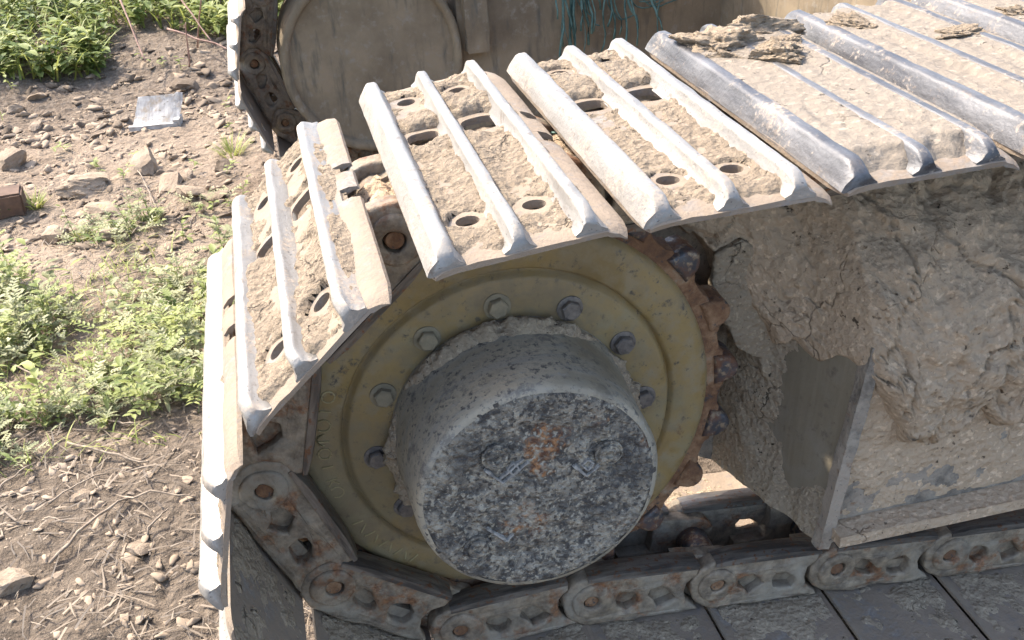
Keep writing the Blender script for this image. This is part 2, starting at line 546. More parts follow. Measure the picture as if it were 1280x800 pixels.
def axis_pts(lo, hi, dens, far):
    pts = list(np.arange(lo, hi + 1e-6, dens))
    step = dens; a = lo; left = []
    while a > -far:
        step *= 1.22; a -= step; left.append(a)
    step = dens; a = hi; right = []
    while a < far:
        step *= 1.22; a += step; right.append(a)
    return np.array(left[::-1] + pts + right)
gx = axis_pts(-2.0, 1.2, 0.0105, 70); gy = axis_pts(-0.35, 4.4, 0.013, 70)
V = np.zeros((len(gx) * len(gy), 3), dtype=np.float32)
i = 0
for y in gy:
    for x in gx:
        V[i] = (x, y, ground_z(x, y)); i += 1
nx, ny = len(gx), len(gy)
idx = np.arange(nx * ny).reshape(ny, nx)
F = np.stack([idx[:-1, :-1].ravel(), idx[:-1, 1:].ravel(), idx[1:, 1:].ravel(), idx[1:, :-1].ravel()], 1)
ground = obj('ground', mesh_np('ground', V, F), M['soil'])
ground.data.polygons.foreach_set('use_smooth', [True] * len(ground.data.polygons))
tag(ground, kind='structure')

# ------------------------------------------------------------------ the excavator
exc = empty('excavator', (0, 0, 0))
tag(exc, 'muddy crawler excavator undercarriage with steel tracks and ochre drive sprocket', 'excavator')

# ---- track shoe prototypes
def plate_profile():
    top = [(-S - .0195, -.0285), (-S - .012, -.0245), (-S, -.0225), (0, -.0225), (S, -.0225), (S + .014, -.0230), (S + .022, -.0250), (S + .031, -.0300), (S + .0375, -.0375)]
    # densify
    out = []
    for (a, b), (c, d) in zip(top, top[1:]):
        n = max(1, int(abs(c - a) / .012))
        for k in range(n): out.append((a + (c - a) * k / n, b + (d - b) * k / n))
    out.append(top[-1])
    return out

def make_plate(seed=0.0, holes=True):
    top = plate_profile()
    th = .0105
    ys = [-HW, -HW + .004, -HW + .012, -HW + .03] + list(np.linspace(-HW + .055, HW - .055, 22)) + [HW - .03, HW - .012, HW - .004, HW]
    bm = bmesh.new()
    rows = []
    for y in ys:
        e = min(HW - abs(y), .03) / .03
        row = []
        n = len(top)
        for k, (u, w) in enumerate(top):
            uu = u
            # rounded, worn corners at the two ends
            if k < 3 or k > n - 4:
                uu += (.006 * (1 - e) ** 2) * (1 if k < 3 else -1)
            dz = .0012 * fbm(uu * 30 + seed, y * 30, seed, 3) - (.004 * (1 - e) ** 3)
            dy = .0035 * fbm(uu * 22 + seed, 9 if y > 0 else 3, seed, 3) * (1 - e)
            row.append(bm.verts.new((uu, y + dy, w + dz)))
        for k, (u, w) in reversed(list(enumerate(top))):
            uu = u
            if k < 3 or k > n - 4:
                uu += (.006 * (1 - e) ** 2) * (1 if k < 3 else -1)
            t = th * (.75 if k == 0 else .55 if k == n - 1 else .8 if k == n - 2 else 1)
            row.append(bm.verts.new((uu, y, w - t)))
        rows.append(row)
    for a, b in zip(rows, rows[1:]):
        m = len(a)
        for k in range(m):
            bm.faces.new((a[k], a[(k + 1) % m], b[(k + 1) % m], b[k]))
    n = len(top)
    for row in (rows[0], rows[-1]):
        for k in range(n - 1):
            bm.faces.new((row[k], row[k + 1], row[2 * n - 2 - k], row[2 * n - 1 - k]))
    me = bm_mesh('track_shoe', bm)
    if holes:
        o = bpy.data.objects.new('tmp_plate', me); col.objects.link(o)
        cb = bmesh.new()
        def cut_round(u, y, ru, ry, n=18, p=2.0):
            top_, bot = [], []
            for k in range(n):
                a = 2 * PI * k / n
                cx, sx = math.cos(a), math.sin(a)
                x_ = u + ru * math.copysign(abs(cx) ** (2 / p), cx); y_ = y + ry * math.copysign(abs(sx) ** (2 / p), sx)
                top_.append(cb.verts.new((x_, y_, .02))); bot.append(cb.verts.new((x_, y_, -.07)))
            cb.faces.new(top_); cb.faces.new(bot[::-1])
            for k in range(n):
                cb.faces.new((top_[k], bot[k], bot[(k + 1) % n], top_[(k + 1) % n]))
        for u in (-S / 2, S / 2):
            cut_round(u + .001, -.186, .0115, .0115)
            cut_round(u + .001, .200, .0115, .0115)
        cut_round(-S / 2, .060, .0185, .020, p=3); cut_round(S / 2 + .002, .066, .021, .024, p=3.2)
        box_bm(cb, S + .021, S + .09, -.026, .004, -.09, .03)
        box_bm(cb, S + .019, S + .09, .054, .078, -.09, .03)
        cm = bm_mesh('tmp_cut', cb)
        co = bpy.data.objects.new('tmp_cut', cm); col.objects.link(co)
        md = o.modifiers.new('b', 'BOOLEAN'); md.object = co; md.operation = 'DIFFERENCE'; md.solver = 'EXACT'
        dg = bpy.context.evaluated_depsgraph_get(); dg.update()
        me2 = bpy.data.meshes.new_from_object(o.evaluated_get(dg))
        bpy.data.objects.remove(o); bpy.data.objects.remove(co)
        bpy.data.meshes.remove(me); bpy.data.meshes.remove(cm)
        me = me2; me.name = 'track_shoe'
    me.materials.clear()
    shade(me, 24)
    return me

def make_grouser(first, seed=0.0):
    if first:
        prof = [(-.0200, -.0300), (-.0165, -.0200), (-.0095, -.0050), (-.0078, -.0014), (-.0050, 0), (.0030, 0), (.0055, -.0014), (.0068, -.0045), (.0100, -.0165), (.0150, -.0245)]
    else:
        prof = [(-.0150, -.0245), (-.0092, -.0170), (-.0064, -.0050), (-.0054, -.0017), (-.0036, 0), (.0036, 0), (.0054, -.0017), (.0064, -.0050), (.0092, -.0170), (.0150, -.0245)]
    ys = [-HW + .001, -HW + .006, -HW + .014, -HW + .022, -HW + .030] + list(np.linspace(-HW + .05, HW - .05, 30)) + [HW - .030, HW - .022, HW - .014, HW - .006, HW - .001]
    bm = bmesh.new(); rows = []
    for y in ys:
        d = HW - abs(y)
        if y < 0: f = .42 + .58 * min(max(d / .017, 0), 1) ** .7
        else: f = .55 + .45 * min(max(d / .016, 0), 1) ** .6
        row = []
        for k, (u, w) in enumerate(prof):
            h = w + .0245
            wz = -.0245 + (h * f if h > 0 else h)
            amp = .0011 if 1 < k < 8 else .0003
            wz += amp * fbm(u * 60 + seed, y * 26, seed * 1.7, 4) - (.0010 * max(0, fbm(y * 9, seed, 0, 2)) if 2 < k < 7 else 0)
            uu = u + .0009 * fbm(y * 30 + seed, k * .7, seed, 3)
            row.append(bm.verts.new((uu, y, wz)))
        row.append(bm.verts.new((prof[-1][0], y, -.029))); row.append(bm.verts.new((prof[0][0] + .002, y, -.0320 if first else -.029)))
        rows.append(row)
    for a, b in zip(rows, rows[1:]):
        m = len(a)
        for k in range(m): bm.faces.new((a[k], a[(k + 1) % m], b[(k + 1) % m], b[k]))
    bm.faces.new(rows[0]); bm.faces.new(rows[-1])
    me = bm_mesh('grouser', bm)
    shade(me, 50)
    return me

HOLES = [(-S / 2, .060, .024), (S / 2 + .002, .066, .029), (-S / 2, -.186, .015), (S / 2, -.186, .015), (-S / 2, .2, .015), (S / 2, .2, .015)]
def plate_top(u):
    p = [(-S - .0195, -.0285), (-S - .012, -.0245), (-S, -.0225), (S + .014, -.0230), (S + .022, -.0250), (S + .031, -.0300), (S + .0375, -.0375)]
    for (a, b), (c, d) in zip(p, p[1:]):
        if u <= c: return b + (d - b) * (u - a) / (c - a)
    return -.05

def make_mud(seed, amount, lump=.5, smooth=0.0, clod=None, ends=.02, fill=0.0, plug=False):
    """dried mud lying between the grousers of one shoe"""
    NU, NY = 62, 150
    us = np.linspace(-S - .004, S + .025, NU); ys = np.linspace(-HW + .003, HW - .003, NY)
    Vv = []; keep = {}
    for j, y in enumerate(ys):
        for i, u in enumerate(us):
            base = plate_top(u)
            d = HW - abs(y)
            big = fbm(u * 9 + seed, y * 7, seed * 2.3, 3)
            mid = fbm(u * 38 + seed * 3, y * 34, seed, 5, .6)
            rid = abs(fbm(u * 60, y * 42 + seed, 4.4 + seed, 3))
            t = (amount + .0022 * big - .0055 * max(0, fbm(u * 14, y * 6, seed, 2)) if plug else amount * (.55 + 1.0 * big)) + lump * (.0042 * mid - .0035 * rid) * (1 - smooth * .6)
            # mud gathers against the bars
            g = min(abs(u + S), abs(u), abs(u - S))
            t += amount * .45 * math.exp(-((g - .012) / .008) ** 2) * (.6 + .8 * fbm(y * 12, seed, u * 3, 2))
            if u > S + .01: t -= amount * .55
            if fill: t += fill * max(0, min(1, (y + .05) / .2))
            if clod:
                for (cu, cy, ru, ry, h) in clod:
                    q = ((u - cu) / ru) ** 2 + ((y - cy) / ry) ** 2
                    q += .55 * fbm(u * 26 + cu, y * 22, seed + cy, 3)
                    if q < 1: t += h * (1 - max(q, 0) ** 2) ** .6
            q = min(1, max(0, (d - .006 + .006 * mid) / ends)); q = q * q * (3 - 2 * q)
            t = t * q - .006 * (1 - q)
            if u > S + .012:
                q = min(1, max(0, (S + .024 - u) / .013)); t = t * q - .005 * (1 - q)
            for hu, hy, hr in ([] if plug else HOLES):
                q = math.hypot(u - hu, y - hy) / hr + .12 * mid
                if q < 1.9:
                    f_ = min(1, max(0, (q - 1.02) / .44)); f_ = f_ * f_ * (3 - 2 * f_)
                    t = (t + .0016 * (1.9 - q)) * f_ - .007 * (1 - f_)
            t = min(t, .0215 if plug else .019)
            keep[(i, j)] = t > -.0045
            Vv.append((u, y, base + t))
    Fc = []
    for j in range(NY - 1):
        for i in range(NU - 1):
            if keep[(i, j)] or keep[(i + 1, j)] or keep[(i, j + 1)] or keep[(i + 1, j + 1)]:
                if not all(keep[q] for q in ((i, j), (i + 1, j), (i, j + 1), (i + 1, j + 1))):
                    # rim faces dip below the plate; drop those standing in a hole
                    zs = [Vv[b * NU + a][2] - plate_top(us[a]) for a, b in ((i, j), (i + 1, j), (i, j + 1), (i + 1, j + 1))]
                    if min(zs) < -.0062: continue
                a = j * NU + i
                Fc.append((a, a + 1, a + NU + 1, a + NU))
    me = mesh('mud_crust', Vv, Fc)
    bm = bmesh.new(); bm.from_mesh(me)
    bmesh.ops.delete(bm, geom=[v for v in bm.verts if not v.link_faces], context='VERTS')
    bm.to_mesh(me); bm.free()
    me.polygons.foreach_set('use_smooth', [True] * len(me.polygons))
    return me

plates = [make_plate(1.3), make_plate(5.9)]
for p in plates: p.materials.append(M['plate'])
g_first = [make_grouser(True, s) for s in (0.4, 3.7)]
g_rest = [make_grouser(False, s) for s in (1.1, 4.2, 7.7)]
for g in g_first + g_rest: g.materials.append(M['grouser'])
g_first_d = []; g_rest_d = []
for src, dst in ((g_first, g_first_d), (g_rest, g_rest_d)):
    for g in src:
        c = g.copy(); c.materials.clear(); c.materials.append(M['grouser_dark']); dst.append(c)

mud_mats = {'pale': M['mud_pale'], 'mud': M['mud'], 'flat': M['mud_flat']}
def mud_mesh(key, *a, **k):
    me = make_mud(*a, **k); me.materials.append(mud_mats[key]); return me
mud_thick = mud_mesh('pale', 2.0, .0125, 1.1, ends=.012)
mud_mid = mud_mesh('pale', 6.1, .0078, .95, clod=[(-.030, .112, .026, .030, .009), (.034, .125, .028, .026, .010), (-.03, .02, .024, .028, .004)], ends=.02)
mud_light = mud_mesh('pale', 9.4, .0050, .85, clod=[(-.035, .13, .024, .05, .009), (.036, .15, .030, .07, .012), (-.03, -.12, .02, .03, .003)], ends=.02)
mud_clod = mud_mesh('flat', 13.2, .0215, .35, smooth=.6, ends=.045, plug=True)
mud_flat = mud_mesh('flat', 17.8, .0205, .45, smooth=.5, ends=.045, plug=True)
mud_thin = mud_mesh('pale', 21.3, .0025, .8, ends=.02)

def shoe(mx, mz, tilt, yc, mud=None, dark=False, var=0, flip=False, label=None):
    """one shoe with its three grouser bars and its mud; (mx, mz) is the top of the middle bar"""
    o = bpy.data.objects.new('track_shoe', plates[var % 2])
    link(o, exc)
    o.location = (mx, yc + .004, mz)
    o.rotation_euler = (0, -tilt, 0)
    o.scale = (1, .985, .80)
    gf, gr = (g_first_d, g_rest_d) if dark else (g_first, g_rest)
    for k in range(3):
        g = bpy.data.objects.new('grouser', gf[var % 2] if k == 0 else gr[(var + k) % 3])
        link(g, o); g.location = ((k - 1) * S, 0, 0)
    if mud is not None:
        m = bpy.data.objects.new('mud_crust', mud); link(m, o)
    if label: o['label'] = label
    return o

# ---- track link prototypes (local: u along travel, +w towards the shoe, pin line at w = 0)
BR = .039
def make_link(seed):
    r_ = random.Random(int(seed) + 3)
    ol = []
    ol += arc(-.095, 0.002, .043, 112, 255, 14)                               # rounded outer end
    ol += [(-.080, -.0400), (-.02, -.041), (.03, -.0405), (.060, -.036)]      # rail side (towards the wheels)
    ol += [(.060, -.022), (.046, -.008), (.042, .010), (.048, .026), (.066, .040), (.070, .047)]
    ol += [(.030, .049), (-.03, .049), (-.070, .048), (-.100, .047)]
    def blob(pts):
        return [(x + r_.uniform(-.0035, .0035), z + r_.uniform(-.0035, .0035)) for x, z in pts]
    holes = [arc(-.096, .002, .0120, 0, 340, 15),
             blob([(-.060, .000), (-.060, .012), (-.052, .021), (-.040, .026), (-.030, .022), (-.026, .012), (-.031, .002), (-.042, -.006), (-.053, -.007)]),
             blob([(-.004, -.004), (-.009, .008), (-.004, .020), (.008, .028), (.024, .027), (.030, .016), (.026, .004), (.012, -.006)])]
    me = curve_plate(ol, holes, -.056, -.030, .0045, 2)
    bm = bmesh.new(); bm.from_mesh(me); bpy.data.meshes.remove(me)
    # raised boss round the pin
    me = curve_plate(arc(-.096, .002, .0300, 0, 350, 35), [arc(-.096, .002, .0118, 0, 340, 17)], -.0600, -.045, .004, 3)
    join_bm(bm, me); bpy.data.meshes.remove(me)
    # inner tongue that runs behind the next link's end
    ol2 = arc(.097, 0.0, .034, -100, 100, 12) + [(.05, .046), (0.0, .046), (-.02, .046), (-.02, .022), (.03, .020), (.034, -.015), (.03, -.038)]
    me = curve_plate(ol2, [], -.031, -.010, .002, 1)
    join_bm(bm, me); bpy.data.meshes.remove(me)
    # earth and web closing the back of the first window, half of the second
    box_bm(bm, -.075, -.015, -.0400, -.0300, -.020, .044)
    box_bm(bm, -.0145, .045, -.0405 if seed > 4 else -.0375, -.0300, -.012 if seed > 8 else .0125, .044)
    me = bm_mesh('track_link', bm)
    for vtx in me.vertices: vtx.co.x = -vtx.co.x
    me.flip_normals()
    subdiv_noise(me, 2, .0036, 26, seed, .012)
    shade(me, 42)
    return me
links = [make_link(s) for s in (0.0, 5.0, 9.0)]
for l in links: l.materials.append(M['link'])

# raised rail cap along the wheel side of a link
def make_rail():
    bm = bmesh.new()
    n = 12; rows = []
    for k in range(n + 1):
        u = .105 - .165 * k / n
        e = min(k, n - k) / n
        w = -.0400 - .0045 * min(1, e * 5)
        rows.append([bm.verts.new(p) for p in ((u, -.0585, -.0345), (u, -.0580, w), (u, -.0545, w - .0012), (u, -.0290, w - .0012), (u, -.0260, w), (u, -.0260, -.0345))])
    for a, b in zip(rows, rows[1:]):
        for k in range(6): bm.faces.new((a[k], a[(k + 1) % 6], b[(k + 1) % 6], b[k]))
    bm.faces.new(rows[0]); bm.faces.new(rows[-1])
    me = bm_mesh('rail', bm); shade(me, 45); return me
rail_me = make_rail(); rail_me.materials.append(M['rail'])

def make_pin():
    bm = bmesh.new()
    lathe_bm(bm, [(.0, -.0570), (.006, -.0572), (.0100, -.0560), (.0116, -.050), (.0116, -.012)], 20)
    me = bm_mesh('pin', bm); shade(me, 40); return me
pin_me = make_pin(); pin_me.materials.append(M['rust'])
def make_bushing():
    bm = bmesh.new()
    lathe_bm(bm, [(.012, -.008), (.0235, -.008), (.0245, -.005), (.0245, .045), (.0235, .048), (.012, .048)], 24)
    me = bm_mesh('bushing', bm); shade(me, 40); return me
bush_me = make_bushing(); bush_me.materials.append(M['tooth'])

CH_Y = 0.02        # middle of the chain in Y
def chain_link(cx, cz, tilt, yc, var=0, rows=(0, 1)):
    """the pair of link plates under one shoe, with pin and bushing; (cx, cz) midway between its pins"""
    R_ = Matrix.Rotation(-tilt, 4, 'Y')
    first = None
    for r in rows:
        o = bpy.data.objects.new('track_link', links[var % 3]); link(o, exc)
        T = Matrix.Translation((cx, yc, cz)) @ R_
        if r == 1:
            T = T @ Matrix.Translation((0, 2 * CH_Y, 0)) @ Matrix.Scale(-1, 4, (0, 1, 0))
        o.matrix_world = T
        rl = bpy.data.objects.new('rail', rail_me); link(rl, o)
        p = bpy.data.objects.new('pin', pin_me); link(p, o); p.location = (.096, 0, .002)
        if r == rows[0]:
            b = bpy.data.objects.new('bushing', bush_me); link(b, o); b.location = (.096, 0, .002)

# ---- chain path round the sprocket (near track)
RT = .373; AP = .292; OFF = RT - AP
path = []      # (kind, cx, cz of link centre, tilt)
def on_wheel(tilt_deg, shift=.0042):
    t = rad(tilt_deg)
    return (shift * math.cos(t) - AP * math.sin(t), shift * math.sin(t) + AP * math.cos(t), t)
C_ = on_wheel(5.1); B_ = on_wheel(41.0); A_ = on_wheel(75.5); G_ = on_wheel(109.5); H_ = on_wheel(143.5)
J_ = (-.003, -.2945, rad(182.5))
top_slope = math.atan(.0213)
D0x = .106 + S; D0z = .3779 + .0213 * S - OFF
tops = [(D0x + k * PITCH * math.cos(top_slope), D0z + k * PITCH * math.sin(top_slope), top_slope) for k in range(8)]
bs = math.atan(-.112)
bots = [(.185 + k * PITCH * math.cos(bs), -.3085 + k * PITCH * math.sin(bs), PI + bs) for k in range(8)]
# the lower run levels out once it reaches the ground
for k in range(4, 8):
    bots[k] = (bots[3][0] + (k - 3) * PITCH, bots[3][1] - .010, PI)

def outward(c, off=OFF):
    cx, cz, t = c
    return (cx - off * math.sin(t), cz + off * math.cos(t), t)

spec = [  # placement, mud, dark bars, variant
    (C_, mud_mid, False, 0), (B_, mud_thick, False, 1), (A_, mud_thin, False, 0), (G_, None, False, 1), (H_, None, False, 0), (J_, None, False, 1)]
for c, m, d, vv in spec:
    shoe(*outward(c), 0.0, m, d, vv)
tm = [(mud_light, False), (mud_clod, True), (mud_flat, True), (mud_clod, True), (mud_flat, True), (mud_light, True), (mud_flat, True), (mud_clod, True)]
for k, c in enumerate(tops):
    shoe(*outward(c), 0.0, tm[k][0], tm[k][1], k + 1)
for k, c in enumerate(bots):
    shoe(*outward(c), 0.0, None, False, k)
# earth dropped on the inner faces of the lower shoes
def inner_mud(seed):
    NU, NY = 50, 120; Vv = []; kp = []
    for j in range(NY):
        for i in range(NU):
            u = -S - .012 + (2 * S + .035) * i / (NU - 1); y = -HW + .006 + (2 * HW - .012) * j / (NY - 1)
            t = .0050 * fbm(u * 8 + seed, y * 7, seed, 3) + .0050 * fbm(u * 30, y * 28 + seed, 2, 5, .6) - .0010 + .004 * math.exp(-((abs(y - .02) - .10) / .04) ** 2)
            e = min(y + HW, HW - y, u + S + .012, S + .023 - u)
            t -= .004 * max(0, 1 - e / .015)
            Vv.append((u, y, plate_top(u) - .0102 - t)); kp.append(t > -.0012)
    Fc = []
    for j in range(NY - 1):
        for i in range(NU - 1):
            a = j * NU + i
            if any(kp[q] for q in (a, a + 1, a + NU, a + NU + 1)) and min(-(Vv[q][2] - plate_top(Vv[q][0]) + .0102) for q in (a, a + 1, a + NU, a + NU + 1)) > -.005:
                Fc.append((a, a + NU, a + NU + 1, a + 1))
    me = mesh('mud_crust', Vv, Fc)
    bm = bmesh.new(); bm.from_mesh(me)
    bmesh.ops.delete(bm, geom=[v for v in bm.verts if not v.link_faces], context='VERTS')
    bm.to_mesh(me); bm.free()
    me.polygons.foreach_set('use_smooth', [True] * len(me.polygons)); me.materials.append(M['mud_grey']); return me
im_ = [inner_mud(s) for s in (2.0, 7.0, 12.0)]
allsh = [o for o in exc.children if o.name.startswith('track_shoe')]
for k, sh in enumerate([allsh[3], allsh[4], allsh[5]] + allsh[14:20]):
    link(bpy.data.objects.new('mud_crust', im_[k % 3]), sh)
# lumps of wet earth thrown up on the upper shoes
def lump_mesh(seed):
    bm = bmesh.new(); bmesh.ops.create_icosphere(bm, subdivisions=5, radius=1.0)
    r_ = random.Random(seed)
    planes = [(Vector((r_.gauss(0, 1), r_.gauss(0, 1), r_.gauss(0, 1))).normalized(), r_.uniform(.45, .85)) for _ in range(12)]
    for vtx in bm.verts:
        p = vtx.co.copy()
        for n_, d in planes:
            q = p.dot(n_)
            if q > d: p -= n_ * (q - d) * .9
        p *= 1.2 + .40 * fbm(p.x * 1.7 + seed, p.y * 1.7, p.z * 1.7, 6, .7) - .14 * abs(fbm(p.x * 5, p.y * 5, p.z * 5 + seed, 3))
        vtx.co = p * .04
    me = bm_mesh('mud_lump', bm); shade(me, 60); me.materials.append(M['mud_lump']); return me
lumps = [lump_mesh(s) for s in (3, 8, 15)]
def lump(sh, k, u, y, w, su, sy, sw, rz):
    o = bpy.data.objects.new('mud_lump', lumps[k % 3]); link(o, sh)
    o.location = (u, y, w); o.scale = (su / .04, sy / .04, sw / .036); o.rotation_euler = (.1 * k, .15, rz)
up = [o for o in exc.children if o.name.startswith('track_shoe')][6:14]
for sh, L_ in ((up[1], [(0, -.020, .165, -.006, .045, .055, .022, .3), (1, .040, .205, -.004, .040, .048, .024, 1.1), (2, .012, .085, -.006, .040, .034, .018, 2.0), (1, -.034, .11, -.008, .022, .028, .012, .5), (0, .050, .13, -.008, .022, .030, .012, .9)]),
               (up[2], [(2, -.028, .16, -.010, .030, .045, .013, .4), (0, .050, .06, -.008, .028, .040, .011, 1.3)]),
               (up[3], [(1, .03, .02, -.010, .028, .055, .012, 0), (2, -.03, .10, -.010, .026, .035, .010, 1)]),
               (up[5], [(0, .02, .10, -.010, .035, .045, .014, 0)])):
    for a in L_: lump(sh, *a)
for k, c in enumerate([C_, B_, A_, G_, H_, J_] + tops + bots):
    chain_link(*c, 0.0, k)

# mud-coloured lumps added between the link rows to block sun leaking through the joints
def joint_blocker(seed):
    bm = bmesh.new(); bmesh.ops.create_icosphere(bm, subdivisions=4, radius=1.0)
    for vtx in bm.verts:
        p = vtx.co
        p *= 1 + .30 * fbm(p.x * 1.8 + seed, p.y * 1.8, p.z * 1.8, 5)
        vtx.co = (p.x * .046, p.y * .036, p.z * .026)
    me = bm_mesh('mud_crust', bm); me.polygons.foreach_set('use_smooth', [True] * len(me.polygons))
    me.materials.append(M['mud']); return me
joint_blockers = [joint_blocker(s) for s in (1.0, 6.0, 11.0)]
for k, (c, dy) in enumerate(((C_, .0), (B_, .0), (A_, .0), (tops[0], .0), (tops[1], .0), (tops[2], .0))):
    cx, cz, t = c
    for q in range(2):
        o = bpy.data.objects.new('mud_crust', joint_blockers[(k + q) % 3]); link(o, exc)  # added light blocker, coloured like the mud crusts
        u = -.095
        w = (.006 if k == 0 else .014)
        o.location = (cx + u * math.cos(t) - w * math.sin(t), (-.002 if q == 0 else .040), cz + u * math.sin(t) + w * math.cos(t))
        o.rotation_euler = (0, -t, .6 * q)

# ---- drive sprocket
ol = []
NTH = 21
for k in range(NTH):
    a0 = 3.2 + 360 / NTH * k
    for da, r in ((-8.57, .286), (-6.2, .287), (-5.0, .291)):
        ol.append(((r) * math.cos(rad(a0 + da)), r * math.sin(rad(a0 + da))))
    for da, r in ((5.0, .291), (6.2, .287)):
        ol.append(((r) * math.cos(rad(a0 + da)), r * math.sin(rad(a0 + da))))
ring_me = curve_plate(ol, [[(.12 * math.cos(2 * PI * k / 40), .12 * math.sin(2 * PI * k / 40)) for k in range(40)]], -.006, .036, .003, 1)
subdiv_noise(ring_me, 2, .0016, 45, 2.0, .02)
shade(ring_me, 40)
spro = obj('drive_sprocket', ring_me, M['rust'], exc)
spro['label'] = 'rusty toothed sprocket wheel with ochre painted flange'
# teeth
def tooth_mesh(seed):
    pr = [(.276, -.0215), (.2880, -.0205), (.2975, -.0180), (.3050, -.0130), (.3090, -.0065), (.3105, 0), (.3090, .0065), (.3050, .0130), (.2975, .0180), (.2880, .0205), (.276, .0215)]
    me = curve_plate([(r * 1.0, z) for r, z in pr], [], -.012, .040, .007, 4)
    subdiv_noise(me, 1, .0014, 60, seed, .008); shade(me, 50); return me
tms = [tooth_mesh(s) for s in (0, 4, 9)]
for t, mt in zip(tms, ('tooth', 'rust', 'tooth')): t.materials.append(M[mt])
for k in range(NTH):
    t = bpy.data.objects.new('tooth', tms[k % 3]); link(t, spro)
    t.rotation_euler = (0, -rad(3.2 + 360 / NTH * k), 0)
# flange
bm = bmesh.new()
lathe_bm(bm, [(.135, -.0235), (.150, -.0235), (.175, -.0245), (.2015, -.0240), (.2055, -.0225), (.2080, -.0150), (.2110, -.0130), (.2135, -.0185), (.2165, -.0205),
              (.2350, -.0200), (.2500, -.0190), (.2590, -.0160), (.2645, -.0100), (.2672, -.0030), (.2672, .010)], 160, jitter=.0007)
me = bm_mesh('flange', bm)
for vtx in me.vertices:
    vtx.co.y += .0010 * fbm(vtx.co.x * 14, 2, vtx.co.z * 14, 4)
shade(me, 60)
flange = obj('flange', me, M['yellow'], spro)
flange['label'] = 'dusty ochre painted sprocket flange'
# raised casting strokes on the flange rim (worn, illegible)
bm = None
def glyph_done():
    me = bm_mesh('casting_letter', bm); me.materials.append(M['emboss'])
    link(bpy.data.objects.new('casting_letter', me), spro)
def stroke(a, r, ang, ln, wd):
    c, s_ = math.cos(rad(a)), math.sin(rad(a))
    d = rad(a) + ang
    dx, dz = math.cos(d), math.sin(d)
    px, pz = -dz, dx
    ctr = (r * c, r * s_)
    pts = []
    for s1, s2 in ((-1, -1), (1, -1), (1, 1), (-1, 1)):
        pts.append((ctr[0] + dx * ln * s1 + px * wd * s2, ctr[1] + dz * ln * s1 + pz * wd * s2))
    lo = [bm.verts.new((x, -.0180, z)) for x, z in pts]; hi = [bm.verts.new((x + (ctr[0] - x) * .25, -.0213, z + (ctr[1] - z) * .25)) for x, z in pts]
    for k in range(4): bm.faces.new((lo[k], lo[(k + 1) % 4], hi[(k + 1) % 4], hi[k]))
    bm.faces.new(hi)
def ringlet(a, r, R0, wd, a0, a1):
    cx, cz = r * math.cos(rad(a)), r * math.sin(rad(a))
    n = 9
    for k in range(n):
        t = rad(a0 + (a1 - a0) * (k + .5) / n + a)
        x, z = cx + R0 * math.cos(t), cz + R0 * math.sin(t)
        aa = math.degrees(math.atan2(z, x)); r_ = math.hypot(x, z)
        stroke(aa, r_, t + PI / 2 - rad(aa), R0 * .42, wd)
a = 158
for kind in 'OICDOIKC':
    bm = bmesh.new()
    if kind == 'O': ringlet(a, .234, .0075, .0011, 0, 360)
    elif kind == 'C': ringlet(a, .234, .0080, .0011, 50, 310)
    elif kind == 'D': ringlet(a, .234, .0075, .0011, -90, 90); stroke(a + .6, .234, 0, .0080, .0011)
    elif kind == 'I': stroke(a, .234, 0, .0085, .0012)
    else: stroke(a, .234, 0, .0085, .0011); stroke(a + 1.3, .237, .8, .006, .0011); stroke(a + 1.3, .230, -.8, .006, .0011)
    glyph_done()
    a += 5.0
for k in range(9):
    bm = bmesh.new()
    stroke(207 + k * 3.1, .236, (.5 if k % 2 else -.25), .0095, .0012)
    glyph_done()
# flange bolts
def bolt_mesh(seed):
    bm = bmesh.new()
    lathe_bm(bm, [(.0165, -.0225), (.0162, -.0262), (.0145, -.0268), (.010, -.0268)], 28)
    n = 6; a_ = []
    for y, r in ((-.0255, .0122), (-.0340, .0122), (-.0355, .0108)):
        a_.append([bm.verts.new((r * math.cos(2 * PI * k / n + seed), y, r * math.sin(2 * PI * k / n + seed))) for k in range(n)])
    for p, q in zip(a_, a_[1:]):
        for k in range(n): bm.faces.new((p[k], p[(k + 1) % n], q[(k + 1) % n], q[k]))
    bm.faces.new(a_[-1])
    me = bm_mesh('flange_bolt', bm); subdiv_noise(me, 1, .0007, 90, seed, .008); shade(me, 35); return me
bms = [bolt_mesh(s) for s in (0.2, .9, 1.7)]
bms_m = [b.copy() for b in bms]
for b in bms: b.materials.append(M['bolt'])
for b in bms_m: b.materials.append(M['bolt_mud'])
for k in range(12):
    a = rad(2.5 + 30 * k)
    b = bpy.data.objects.new('flange_bolt', (bms_m if k in (3, 4, 5) else bms)[k % 3]); link(b, spro)
    b.location = (.1726 * math.cos(a), 0.0, .1726 * math.sin(a))

# ---- final drive hub
bm = bmesh.new()
lathe_bm(bm, [(.128, -.010), (.1545, -.0215), (.1540, -.0300), (.1525, -.0380), (.1508, -.0440), (.1495, -.0520), (.1478, -.0800), (.1462, -.1200), (.1448, -.1500), (.1425, -.1585), (.1400, -.1620), (.1350, -.1635)], 120, jitter=.0012, seed=4)
me = bm_mesh('final_drive_hub', bm); shade(me, 50)
hub = obj('final_drive_hub', me, M['hub'], exc)
hub['label'] = 'grey greasy round final drive housing'
